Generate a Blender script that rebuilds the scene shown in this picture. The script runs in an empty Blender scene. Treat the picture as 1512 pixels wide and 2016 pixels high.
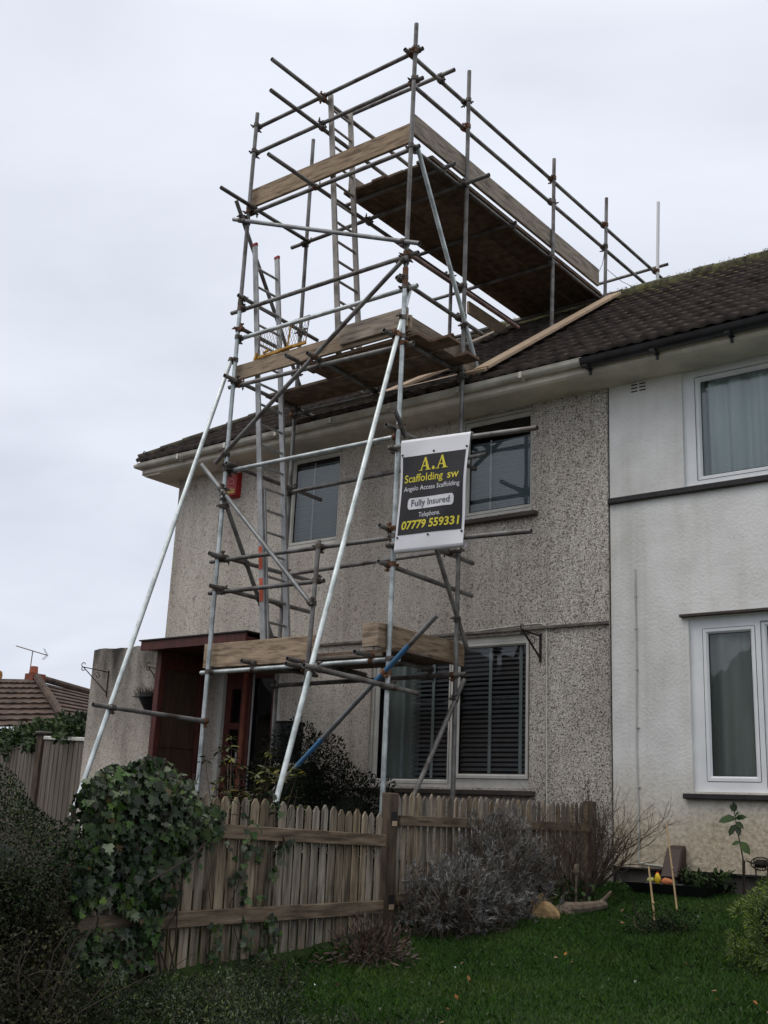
import bpy, bmesh, math, random
import numpy as np
from mathutils import Vector, Matrix
random.seed(7); RNG=np.random.default_rng(7)
S=bpy.context.scene; COL=S.collection
R=math.radians
# ------------------------------------------------------------------ camera
cam=bpy.data.objects.new('camera',bpy.data.cameras.new('camera')); COL.objects.link(cam); S.camera=cam
cam.data.sensor_fit='AUTO'; cam.data.sensor_width=36.0; cam.data.lens=2207.03/2016*36
cam.data.clip_start=.05; cam.data.clip_end=2000
YAW,PITCH,ROLL=0.674562,0.268339,0.044440
_fw=Vector((-math.sin(YAW)*math.cos(PITCH),math.cos(YAW)*math.cos(PITCH),math.sin(PITCH)))
_r=Vector((math.cos(YAW),math.sin(YAW),0)); _u=_r.cross(_fw)
_r2=_r*math.cos(ROLL)+_u*math.sin(ROLL); _u2=_u*math.cos(ROLL)-_r*math.sin(ROLL)
CAM=Vector((5.055,-10,1.6))
M=Matrix((_r2,_u2,-_fw)).transposed().to_4x4(); M.translation=CAM
cam.matrix_world=M
S.render.resolution_x=768; S.render.resolution_y=1024
S.view_settings.view_transform='Standard'; S.view_settings.look='None'
S.view_settings.exposure=EXPOSURE=0.22; S.view_settings.gamma=1
# ------------------------------------------------------------------ world: overcast
SUN_EL,SUN_AZ=R(52),R(215)      # azimuth measured from +Y towards +X
W=bpy.data.worlds.new('World'); S.world=W; W.use_nodes=True
nt=W.node_tree; nt.nodes.clear()
def N(t,k,**kw):
    n=t.nodes.new(k)
    for a,b in kw.items():
        if a in n.inputs.keys() if isinstance(a,str) else False: n.inputs[a].default_value=b
        else: setattr(n,a,b)
    return n
out=N(nt,'ShaderNodeOutputWorld'); mix=N(nt,'ShaderNodeMixShader')
sky=N(nt,'ShaderNodeTexSky'); sky.sky_type='NISHITA'; sky.sun_disc=False; sky.sun_elevation=SUN_EL; sky.sun_rotation=SUN_AZ
b1=N(nt,'ShaderNodeBackground'); b1.inputs[1].default_value=.05
b2=N(nt,'ShaderNodeBackground'); b2.inputs[1].default_value=1.0
tc=N(nt,'ShaderNodeTexCoord'); mp=N(nt,'ShaderNodeMapping'); mp.inputs['Scale'].default_value=(1,1,2.6); mp.inputs['Location'].default_value=(.35,.1,.2)
no=N(nt,'ShaderNodeTexNoise'); no.inputs['Scale'].default_value=1.9; no.inputs['Detail'].default_value=5; no.inputs['Roughness'].default_value=.5; no.inputs['Distortion'].default_value=.35
rp=N(nt,'ShaderNodeValToRGB'); e=rp.color_ramp.elements
e[0].position=.38; e[0].color=(.50,.54,.62,1); e[1].position=.68; e[1].color=(.80,.845,.935,1)
m_=rp.color_ramp.elements.new(.53); m_.color=(.66,.70,.79,1)
no2=N(nt,'ShaderNodeTexNoise'); no2.inputs['Scale'].default_value=1.0; no2.inputs['Detail'].default_value=3
sep=N(nt,'ShaderNodeSeparateXYZ')
hor=N(nt,'ShaderNodeMapRange'); hor.inputs['From Min'].default_value=.12; hor.inputs['From Max'].default_value=.55; hor.interpolation_type='SMOOTHSTEP'; hor.inputs['To Min'].default_value=.0; hor.inputs['To Max'].default_value=.6
flat=N(nt,'ShaderNodeMixRGB'); flat.inputs[2].default_value=(.755,.79,.875,1)
zen=N(nt,'ShaderNodeMapRange'); zen.inputs['From Min'].default_value=.62; zen.inputs['From Max'].default_value=1; zen.inputs['To Min'].default_value=0.0; zen.inputs['To Max'].default_value=1.0
mul=N(nt,'ShaderNodeMixRGB'); mul.inputs[2].default_value=(1.95,1.85,1.72,1)
L=nt.links.new
L(tc.outputs['Generated'],mp.inputs[0]); L(mp.outputs[0],no.inputs['Vector']); L(no.outputs['Fac'],rp.inputs[0])
L(tc.outputs['Generated'],sep.inputs[0]); L(sep.outputs['Z'],hor.inputs['Value']); L(sep.outputs['Z'],zen.inputs['Value'])
L(hor.outputs[0],flat.inputs[0]); L(rp.outputs[0],flat.inputs[1])
L(flat.outputs[0],mul.inputs[1]); L(zen.outputs[0],mul.inputs[0])
L(mul.outputs[0],b2.inputs[0]); L(sky.outputs[0],b1.inputs[0])
mix.inputs[0].default_value=.93; L(b1.outputs[0],mix.inputs[1]); L(b2.outputs[0],mix.inputs[2]); L(mix.outputs[0],out.inputs[0])
sl=bpy.data.lights.new('sun','SUN'); sl.energy=.65; sl.angle=R(35); sl.color=(1,.96,.9)
sun=bpy.data.objects.new('sun',sl); COL.objects.link(sun)
_sd=Vector((math.sin(SUN_AZ)*math.cos(SUN_EL),math.cos(SUN_AZ)*math.cos(SUN_EL),math.sin(SUN_EL)))
sun.rotation_euler=_sd.to_track_quat('Z','Y').to_euler()
# ------------------------------------------------------------------ materials
def ramp(t,stops):
    r=N(t,'ShaderNodeValToRGB'); el=r.color_ramp.elements
    while len(el)<len(stops): el.new(.5)
    for q,(p,c) in zip(el,stops): q.position=p; q.color=(*c,1)
    return r
MATS={}
def mat(name,c,rough=.7,metal=0,c2=None,scale=8,detail=5,bump=0,bscale=40,stretch=None,island=0,spec=.35,pos=True,lo=.35,hi=.65,c3=None):
    m=bpy.data.materials.new(name); m.use_nodes=True; t=m.node_tree; b=t.nodes['Principled BSDF']; l=t.links.new
    b.inputs['Roughness'].default_value=rough; b.inputs['Metallic'].default_value=metal; b.inputs['Specular IOR Level'].default_value=spec
    g=N(t,'ShaderNodeNewGeometry'); vec=g.outputs['Position']
    if not pos:
        o=N(t,'ShaderNodeTexCoord'); vec=o.outputs['Object']
    mpn=N(t,'ShaderNodeMapping'); l(vec,mpn.inputs[0])
    if stretch: mpn.inputs['Scale'].default_value=stretch
    colr=None
    if c2 is None: c2=tuple(x*.8 for x in c)
    n=N(t,'ShaderNodeTexNoise'); n.inputs['Scale'].default_value=scale; n.inputs['Detail'].default_value=detail; n.inputs['Roughness'].default_value=.6
    l(mpn.outputs[0],n.inputs['Vector'])
    st=[(lo,c2),(hi,c)] if not c3 else [(lo,c2),((lo+hi)/2,c),(hi,c3)]
    r=ramp(t,st); l(n.outputs['Fac'],r.inputs[0]); colr=r.outputs[0]
    if island:
        hs=N(t,'ShaderNodeHueSaturation'); mr=N(t,'ShaderNodeMapRange'); mr.inputs['To Min'].default_value=1-island; mr.inputs['To Max'].default_value=1+island
        oi=N(t,'ShaderNodeObjectInfo'); ad=N(t,'ShaderNodeMath'); ad.operation='ADD'; l(g.outputs['Random Per Island'],ad.inputs[0]); l(oi.outputs['Random'],ad.inputs[1])
        fr=N(t,'ShaderNodeMath'); fr.operation='FRACT'; l(ad.outputs[0],fr.inputs[0]); l(fr.outputs[0],mr.inputs['Value'])
        f7=N(t,'ShaderNodeMath'); f7.operation='MULTIPLY'; f7.inputs[1].default_value=7.3; l(ad.outputs[0],f7.inputs[0]); f8=N(t,'ShaderNodeMath'); f8.operation='FRACT'; l(f7.outputs[0],f8.inputs[0])
        ms=N(t,'ShaderNodeMapRange'); ms.inputs['To Min'].default_value=1-island; ms.inputs['To Max'].default_value=1+island*.6; l(f8.outputs[0],ms.inputs['Value']); l(ms.outputs[0],hs.inputs['Saturation'])
        l(mr.outputs[0],hs.inputs['Value']); l(colr,hs.inputs['Color']); colr=hs.outputs[0]
    l(colr,b.inputs['Base Color'])
    if bump:
        n2=N(t,'ShaderNodeTexNoise'); n2.inputs['Scale'].default_value=bscale; n2.inputs['Detail'].default_value=4; l(mpn.outputs[0],n2.inputs['Vector'])
        bp=N(t,'ShaderNodeBump'); bp.inputs['Strength'].default_value=bump; bp.inputs['Distance'].default_value=.01
        l(n2.outputs['Fac'],bp.inputs['Height']); l(bp.outputs[0],b.inputs['Normal'])
    MATS[name]=m; return m
mat('pavement',(.34,.33,.31),.9,0,(.25,.24,.23),3)
mat('far_brick',(.12,.08,.065),.9,0,(.08,.055,.045),4)
mat('far_slate',(.05,.05,.055),.8)
mat('tube_dull',(.17,.16,.15),.5,.35,(.085,.07,.065),5,6,.15,60,c3=(.24,.235,.23),island=.22)
mat('tube_galv',(.46,.50,.50),.42,.55,(.30,.33,.33),7,6,.1,60,c3=(.62,.66,.66))
mat('tube_bright',(.62,.67,.66),.4,.5,(.42,.46,.45),6,6,.1,60,c3=(.75,.8,.79))
mat('tube_mid',(.25,.26,.265),.45,.5,(.14,.14,.14),6,5,.1,60)
mat('tube_white',(.62,.62,.62),.55,.1,(.06,.05,.05),5,3,0,60,lo=.40,hi=.44)
mat('tube_rust',(.26,.17,.15),.6,.25,(.12,.08,.07),6,5,.2,60)
mat('tube_blue',(.045,.16,.32),.5,.1,(.06,.13,.22),9,5,.1,60)
mat('coupler',(.16,.145,.13),.6,.5,(.07,.05,.04),14,4,.2,80,island=.3)
mat('coupler_rust',(.22,.11,.06),.75,.2,(.10,.05,.03),14,4,.2,80)
mat('wood_board',(.27,.205,.145),.85,0,(.125,.092,.064),3.4,8,.3,60,stretch=(1.2,1.2,9),island=.33,c3=(.35,.27,.19))
mat('wood_deck',(.20,.14,.10),.9,0,(.09,.062,.045),3,6,.25,60,stretch=(3,3,9),island=.3)
mat('wood_new',(.52,.39,.27),.8,0,(.38,.27,.18),4,5,.15,60,stretch=(2,2,8))
mat('picket',(.235,.185,.13),.9,0,(.085,.066,.048),3.5,9,.6,60,stretch=(9,9,.9),island=.40,lo=.36,hi=.68,c3=(.36,.30,.225))
mat('fence_rail',(.17,.125,.085),.9,0,(.065,.047,.033),3.5,9,.6,60,stretch=(9,.9,9),lo=.36,hi=.68,c3=(.26,.205,.145))
mat('drip',(.24,.21,.185),.9,0,(.10,.085,.075),9,5,.4,60)
mat('post_dark',(.11,.08,.056),.9,0,(.04,.028,.02),4,5,.4,60,stretch=(4,4,1))
mat('fence_panel',(.135,.112,.088),.9,0,(.075,.06,.045),3,6,.3,60,stretch=(9,9,.5),island=.2,c3=(.18,.155,.125))
mat('alu',(.42,.42,.41),.45,.6,(.30,.30,.30),9,4,.05,60)
mat('alu_old',(.33,.30,.27),.55,.4,(.22,.2,.18),9,4,.05,60)
mat('upvc',(.80,.81,.82),.35,0,(.72,.73,.74),3,4)
mat('frame_paint',(.62,.60,.55),.5,0,(.50,.48,.43),5,5)
mat('soffit',(.76,.69,.59),.7,0,(.52,.48,.41),2.2,6,.1,40)
mat('gutter_white',(.70,.67,.60),.5,0,(.46,.43,.36),4,6)
mat('gutter_black',(.016,.016,.018),.35,0,(.03,.03,.032),6,4)
mat('black_paint',(.018,.016,.017),.6,0,(.035,.03,.03),8,5,.2,60)
mat('black_plastic',(.012,.012,.014),.4,0,(.02,.02,.022),8)
mat('sill_brown',(.085,.066,.056),.8,0,(.05,.04,.035),6,5,.2,50)
mat('wood_red',(.105,.028,.02),.55,0,(.055,.016,.012),4,6,.1,60,stretch=(4,4,1))
mat('wood_panel',(.085,.05,.033),.65,0,(.05,.03,.02),3,6,.1,60,stretch=(5,5,.6))
mat('red_plastic',(.36,.02,.018),.4,0,(.33,.018,.018),5)
mat('label_pink',(.55,.2,.18),.5); mat('label_yellow',(.55,.42,.1),.5)
mat('orange_sticker',(.62,.12,.06),.5,0,(.5,.1,.05),9)
mat('yellow_paint',(.55,.30,.04),.55,0,(.35,.18,.03),12,4)
mat('mesh_wire',(.24,.22,.18),.6,.3)
mat('cloth_white',(.80,.80,.83),.6,0,(.74,.74,.78),3)
mat('print_black',(.018,.017,.02),.55,0,(.024,.022,.026),4)
mat('print_yellow',(.72,.62,.06),.55,0,(.68,.58,.05),4); mat('print_white',(.78,.78,.82),.55)
mat('gasket_shadow',(.03,.03,.032),.6)  # near-black for the painted shadow lines round glass and sash
mat('iron',(.014,.013,.012),.6,.3,(.03,.02,.016),15)
mat('cable_white',(.74,.72,.67),.6); mat('cable_grey',(.56,.55,.51),.6)
mat('dark_interior',(.02,.02,.022),.9)
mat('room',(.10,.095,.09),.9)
mat('blind_pale',(.36,.43,.45),.6,0,(.31,.37,.39),2)
mat('blind_dark',(.46,.45,.45),.5,0,(.36,.35,.35),4)
mat('tape',(.78,.82,.80),.8)
mat('curtain_net',(.80,.88,.87),.9,0,(.66,.75,.75),2,stretch=(4,4,.4))
mat('curtain_grey',(.66,.70,.63),.9,0,(.46,.50,.45),1.5,stretch=(4,4,.4))
mat('stone_tan',(.40,.27,.13),.9,0,(.22,.15,.08),9,6,.6,30)
mat('log_wood',(.20,.16,.12),.95,0,(.10,.075,.055),8,6,.8,25,stretch=(1,3,3))
mat('bamboo',(.46,.33,.18),.7,0,(.36,.25,.13),12)
mat('meter_brown',(.055,.032,.027),.5,0,(.045,.026,.022),6)
mat('fruit_yellow',(.75,.52,.03),.5); mat('fruit_orange',(.6,.2,.08),.5); mat('fruit_green',(.5,.55,.15),.5); mat('fruit_red',(.5,.05,.03),.5)
mat('lead',(.34,.34,.35),.6,.2,(.2,.2,.21),9)
mat('brick_red',(.25,.08,.05),.9,0,(.16,.05,.035),10)
mat('terracotta',(.35,.11,.06),.8)
mat('roof_far',(.075,.05,.039),.9,0,(.04,.028,.022),2.5,6,c3=(.10,.07,.052))
mat('wall_far',(.30,.25,.22),.9)
mat('ochre_tile',(.42,.22,.05),.9,0,(.25,.13,.04),8)
mat('hip_tile',(.05,.042,.034),.95,0,(.02,.017,.015),9,6,.5,40,c3=(.085,.075,.045))
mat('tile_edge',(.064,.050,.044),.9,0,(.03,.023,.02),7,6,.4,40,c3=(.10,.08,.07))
mat('ridge_mossy',(.085,.08,.045),.95,0,(.045,.037,.03),14,5,.5,40,c3=(.14,.14,.06))
mat('plinth',(.10,.09,.08),.9,0,(.05,.045,.04),5,5,.3,30)
mat('soil',(.05,.038,.028),.95,0,(.03,.022,.017),9,5,.6,25)
mat('road',(.07,.07,.07),.9,0,(.05,.05,.05),6)
# plants (real leaf albedos)
mat('ivy_leaf',(.030,.056,.019),.48,0,(.012,.024,.009),6,3,0,island=.65,c3=(.075,.105,.038),spec=.25)
mat('hedge_leaf',(.019,.036,.012),.6,0,(.008,.013,.006),3,3,0,island=.6,c3=(.034,.042,.018),spec=.08)
mat('scrub_leaf',(.022,.027,.013),.65,0,(.010,.011,.006),4,3,0,island=.6,c3=(.05,.045,.022),spec=.08)
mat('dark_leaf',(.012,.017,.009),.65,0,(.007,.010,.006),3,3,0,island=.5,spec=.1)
mat('yellow_leaf',(.085,.095,.024),.45,0,(.035,.048,.014),7,3,0,island=.5,lo=.3,hi=.75,c3=(.24,.19,.035))
mat('lavender_leaf',(.16,.155,.145),.85,0,(.08,.07,.06),5,4,0,island=.5,c3=(.24,.24,.23),spec=.1)
mat('dark_stem',(.045,.033,.024),.9,0,(.025,.018,.014),12,3,0,island=.4)
mat('dry_stem',(.10,.07,.048),.9,0,(.05,.035,.026),12,3,0,island=.4)
mat('conifer_leaf',(.105,.155,.035),.65,0,(.055,.09,.02),6,3,0,island=.4,c3=(.17,.21,.05),spec=.1)
mat('grey_shrub_leaf',(.036,.052,.022),.65,0,(.016,.024,.010),2.5,3,0,island=.7,c3=(.09,.11,.055),spec=.08)
mat('red_shrub_leaf',(.09,.05,.04),.7,0,(.04,.03,.022),5,3,0,island=.4)
mat('mid_leaf',(.045,.075,.025),.55,0,(.024,.042,.015),5,3,0,island=.4,spec=.15)
mat('dead_leaf',(.20,.10,.045),.8,0,(.12,.06,.03),8,3,0,island=.4)
mat('dry_leaf',(.11,.075,.035),.8,0,(.07,.045,.02),8,3,0,island=.4)
mat('grass_blade',(.038,.090,.016),.7,0,(.027,.067,.012),1.3,6,0,island=.32,c3=(.055,.10,.020),spec=.1)
mat('moss',(.115,.095,.03),.95,0,(.055,.048,.018),9,4,0,island=.4,spec=.05)
mat('bark',(.06,.045,.035),.95,0,(.03,.022,.018),12,5,.5,40)

def mat_glass():
    m=bpy.data.materials.new('window_glass'); m.use_nodes=True; t=m.node_tree; t.nodes.clear(); l=t.links.new
    o=N(t,'ShaderNodeOutputMaterial'); mx=N(t,'ShaderNodeMixShader'); tr=N(t,'ShaderNodeBsdfTransparent'); gl=N(t,'ShaderNodeBsdfGlossy'); gl.inputs['Roughness'].default_value=.015
    tr.inputs[0].default_value=(.80,.84,.84,1)
    fr=N(t,'ShaderNodeFresnel'); fr.inputs['IOR'].default_value=1.5
    mm=N(t,'ShaderNodeMath'); mm.operation='MULTIPLY_ADD'; mm.inputs[1].default_value=1.45; mm.inputs[2].default_value=.02; mm.use_clamp=True
    nz=N(t,'ShaderNodeTexNoise'); nz.inputs['Scale'].default_value=2.2; g=N(t,'ShaderNodeNewGeometry'); l(g.outputs['Position'],nz.inputs['Vector'])
    bp=N(t,'ShaderNodeBump'); bp.inputs['Strength'].default_value=.03; bp.inputs['Distance'].default_value=.05; l(nz.outputs['Fac'],bp.inputs['Height']); l(bp.outputs[0],gl.inputs['Normal'])
    l(fr.outputs[0],mm.inputs[0]); l(mm.outputs[0],mx.inputs[0]); l(tr.outputs[0],mx.inputs[1]); l(gl.outputs[0],mx.inputs[2]); l(mx.outputs[0],o.inputs[0])
    MATS['window_glass']=m
mat_glass()
def mat_pebble():
    m=bpy.data.materials.new('pebbledash'); m.use_nodes=True; t=m.node_tree; b=t.nodes['Principled BSDF']; l=t.links.new
    b.inputs['Roughness'].default_value=.9; b.inputs['Specular IOR Level'].default_value=.2
    g=N(t,'ShaderNodeNewGeometry'); P=g.outputs['Position']
    nz=N(t,'ShaderNodeTexNoise'); nz.inputs['Scale'].default_value=70; nz.inputs['Detail'].default_value=2; l(P,nz.inputs['Vector'])
    add=N(t,'ShaderNodeMixRGB'); add.blend_type='ADD'; add.inputs[0].default_value=.012; l(P,add.inputs[1]); l(nz.outputs['Color'],add.inputs[2])
    v=N(t,'ShaderNodeTexVoronoi'); v.inputs['Scale'].default_value=112; l(add.outputs[0],v.inputs['Vector'])
    sx=N(t,'ShaderNodeSeparateXYZ'); l(P,sx.inputs[0])
    # colour of each pebble
    cr=ramp(t,[(0,(.12,.10,.08)),(.06,(.24,.205,.17)),(.11,(.56,.51,.455)),(.5,(.63,.58,.525)),(.75,(.67,.62,.565)),(.88,(.62,.51,.44)),(.93,(.78,.75,.71)),(1,(.82,.79,.75))])
    sc=N(t,'ShaderNodeSeparateColor'); l(v.outputs['Color'],sc.inputs[0]); l(sc.outputs[0],cr.inputs[0])
    # towards the party wall the pebbles are whiter with darker gaps
    xr=N(t,'ShaderNodeMapRange'); xr.inputs['From Min'].default_value=-2.6; xr.inputs['From Max'].default_value=-.3; xr.interpolation_type='SMOOTHSTEP'
    n3=N(t,'ShaderNodeTexNoise'); n3.inputs['Scale'].default_value=1.2; l(P,n3.inputs['Vector'])
    xa=N(t,'ShaderNodeMath'); xa.operation='MULTIPLY_ADD'; xa.inputs[1].default_value=1.2; xa.inputs[2].default_value=-.6; l(n3.outputs['Fac'],xa.inputs[0])
    xb=N(t,'ShaderNodeMath'); l(sx.outputs[0],xb.inputs[0]); l(xa.outputs[0],xb.inputs[1]); l(xb.outputs[0],xr.inputs['Value'])
    cr2=ramp(t,[(0,(.05,.042,.035)),(.15,(.14,.118,.10)),(.22,(.50,.45,.40)),(.55,(.66,.615,.56)),(.7,(.58,.51,.44)),(.8,(.82,.79,.745)),(1,(.87,.85,.81))]); l(sc.outputs[0],cr2.inputs[0])
    mx=N(t,'ShaderNodeMixRGB'); l(xr.outputs[0],mx.inputs[0]); l(cr.outputs[0],mx.inputs[1]); l(cr2.outputs[0],mx.inputs[2])
    # bare spots where pebbles fell off, and grime
    n4=N(t,'ShaderNodeTexNoise'); n4.inputs['Scale'].default_value=16; n4.inputs['Detail'].default_value=3; l(P,n4.inputs['Vector'])
    r4=ramp(t,[(.28,(.62,.59,.56)),(.40,(1,1,1))]); l(n4.outputs['Fac'],r4.inputs[0])
    m4=N(t,'ShaderNodeMixRGB'); m4.blend_type='MULTIPLY'; m4.inputs[0].default_value=1; l(mx.outputs[0],m4.inputs[1]); l(r4.outputs[0],m4.inputs[2])
    mp=N(t,'ShaderNodeMapping'); mp.inputs['Scale'].default_value=(1.3,1.3,.45); l(P,mp.inputs[0])
    n5=N(t,'ShaderNodeTexNoise'); n5.inputs['Scale'].default_value=1.1; n5.inputs['Detail'].default_value=5; l(mp.outputs[0],n5.inputs['Vector'])
    r5=ramp(t,[(.3,(.74,.71,.69)),(.62,(1.06,1.05,1.03))]); l(n5.outputs['Fac'],r5.inputs[0])
    m5=N(t,'ShaderNodeMixRGB'); m5.blend_type='MULTIPLY'; m5.inputs[0].default_value=1; l(m4.outputs[0],m5.inputs[1]); l(r5.outputs[0],m5.inputs[2])
    mp9=N(t,'ShaderNodeMapping'); mp9.inputs['Scale'].default_value=(5,5,.28); l(P,mp9.inputs[0])     # rain streaks
    n9=N(t,'ShaderNodeTexNoise'); n9.inputs['Scale'].default_value=1.3; n9.inputs['Detail'].default_value=5; l(mp9.outputs[0],n9.inputs['Vector'])
    r9=ramp(t,[(.34,(.87,.86,.845)),(.50,(1.04,1.04,1.03))]); l(n9.outputs['Fac'],r9.inputs[0])
    m9=N(t,'ShaderNodeMixRGB'); m9.blend_type='MULTIPLY'; m9.inputs[0].default_value=1; l(m5.outputs[0],m9.inputs[1]); l(r9.outputs[0],m9.inputs[2]); m5=m9
    # black algae streaks along the top of the low side wall (x < -6.6)
    a=N(t,'ShaderNodeMapRange'); a.inputs['From Min'].default_value=1.6; a.inputs['From Max'].default_value=3.8; l(sx.outputs[2],a.inputs['Value'])
    bq=N(t,'ShaderNodeMath'); bq.operation='LESS_THAN'; bq.inputs[1].default_value=-6.62; l(sx.outputs[0],bq.inputs[0])
    mp6=N(t,'ShaderNodeMapping'); mp6.inputs['Scale'].default_value=(3,3,.9); l(P,mp6.inputs[0])
    n6=N(t,'ShaderNodeTexNoise'); n6.inputs['Scale'].default_value=1.6; n6.inputs['Detail'].default_value=6; l(mp6.outputs[0],n6.inputs['Vector'])
    c6=N(t,'ShaderNodeMath'); c6.operation='MULTIPLY'; l(a.outputs[0],c6.inputs[0]); l(n6.outputs['Fac'],c6.inputs[1])
    d6=N(t,'ShaderNodeMapRange'); d6.inputs['From Min'].default_value=.10; d6.inputs['From Max'].default_value=.62; l(c6.outputs[0],d6.inputs['Value'])
    e6=N(t,'ShaderNodeMath'); e6.operation='MULTIPLY'; l(d6.outputs[0],e6.inputs[0]); l(bq.outputs[0],e6.inputs[1])
    m6=N(t,'ShaderNodeMixRGB'); m6.inputs[2].default_value=(.06,.055,.048,1); l(e6.outputs[0],m6.inputs[0]); l(m5.outputs[0],m6.inputs[1])
    l(m6.outputs[0],b.inputs['Base Color'])
    bp=N(t,'ShaderNodeBump'); bp.inputs['Strength'].default_value=.8; bp.inputs['Distance'].default_value=.012
    v2=N(t,'ShaderNodeTexVoronoi'); v2.inputs['Scale'].default_value=112; l(add.outputs[0],v2.inputs['Vector'])
    iv=N(t,'ShaderNodeMath'); iv.operation='SUBTRACT'; iv.inputs[0].default_value=1; l(v2.outputs['Distance'],iv.inputs[1])
    l(iv.outputs[0],bp.inputs['Height']); l(bp.outputs[0],b.inputs['Normal'])
    MATS['pebbledash']=m
mat_pebble()
def mat_render():
    m=bpy.data.materials.new('white_render'); m.use_nodes=True; t=m.node_tree; b=t.nodes['Principled BSDF']; l=t.links.new
    b.inputs['Roughness'].default_value=.85; b.inputs['Specular IOR Level'].default_value=.2
    g=N(t,'ShaderNodeNewGeometry'); P=g.outputs['Position']; sx=N(t,'ShaderNodeSeparateXYZ'); l(P,sx.inputs[0])
    n=N(t,'ShaderNodeTexNoise'); n.inputs['Scale'].default_value=1.5; n.inputs['Detail'].default_value=7; n.inputs['Roughness'].default_value=.62; l(P,n.inputs['Vector'])
    r=ramp(t,[(.34,(.64,.63,.60)),(.6,(.79,.78,.755))]); l(n.outputs['Fac'],r.inputs[0])
    # splash-back stain low on the wall
    ns=N(t,'ShaderNodeTexNoise'); ns.inputs['Scale'].default_value=1.0; ns.inputs['Detail'].default_value=4; l(P,ns.inputs['Vector'])
    z=N(t,'ShaderNodeMath'); z.operation='MULTIPLY_ADD'; z.inputs[1].default_value=1.1; l(ns.outputs['Fac'],z.inputs[0]); l(sx.outputs[2],z.inputs[2])
    zr=N(t,'ShaderNodeMapRange'); zr.inputs['From Min'].default_value=2.05; zr.inputs['From Max'].default_value=2.9; zr.inputs['To Min'].default_value=.95; zr.inputs['To Max'].default_value=0; l(z.outputs[0],zr.inputs['Value'])
    n2=N(t,'ShaderNodeTexNoise'); n2.inputs['Scale'].default_value=24; n2.inputs['Detail'].default_value=5; l(P,n2.inputs['Vector'])
    r2=ramp(t,[(.32,(.33,.27,.19)),(.65,(.60,.52,.39))]); l(n2.outputs['Fac'],r2.inputs[0])
    mx=N(t,'ShaderNodeMixRGB'); l(zr.outputs[0],mx.inputs[0]); l(r.outputs[0],mx.inputs[1]); l(r2.outputs[0],mx.inputs[2])
    mp9=N(t,'ShaderNodeMapping'); mp9.inputs['Scale'].default_value=(6,6,.3); l(P,mp9.inputs[0])
    n9=N(t,'ShaderNodeTexNoise'); n9.inputs['Scale'].default_value=1.2; n9.inputs['Detail'].default_value=5; l(mp9.outputs[0],n9.inputs['Vector'])
    r9=ramp(t,[(.32,(.91,.90,.88)),(.50,(1,1,1))]); l(n9.outputs['Fac'],r9.inputs[0])
    m9=N(t,'ShaderNodeMixRGB'); m9.blend_type='MULTIPLY'; m9.inputs[0].default_value=1; l(mx.outputs[0],m9.inputs[1]); l(r9.outputs[0],m9.inputs[2]); mx=m9
    # little dark pits
    n3=N(t,'ShaderNodeTexNoise'); n3.inputs['Scale'].default_value=38; n3.inputs['Detail'].default_value=2; l(P,n3.inputs['Vector'])
    r3=ramp(t,[(.26,(.72,.71,.69)),(.36,(1,1,1))]); l(n3.outputs['Fac'],r3.inputs[0])
    m3=N(t,'ShaderNodeMixRGB'); m3.blend_type='MULTIPLY'; m3.inputs[0].default_value=.8; l(mx.outputs[0],m3.inputs[1]); l(r3.outputs[0],m3.inputs[2])
    l(m3.outputs[0],b.inputs['Base Color'])
    bn=N(t,'ShaderNodeTexNoise'); bn.inputs['Scale'].default_value=34; bn.inputs['Detail'].default_value=4; l(P,bn.inputs['Vector'])
    bp=N(t,'ShaderNodeBump'); bp.inputs['Strength'].default_value=.55; bp.inputs['Distance'].default_value=.012; l(bn.outputs['Fac'],bp.inputs['Height']); l(bp.outputs[0],b.inputs['Normal'])
    MATS['white_render']=m
mat_render()
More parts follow.
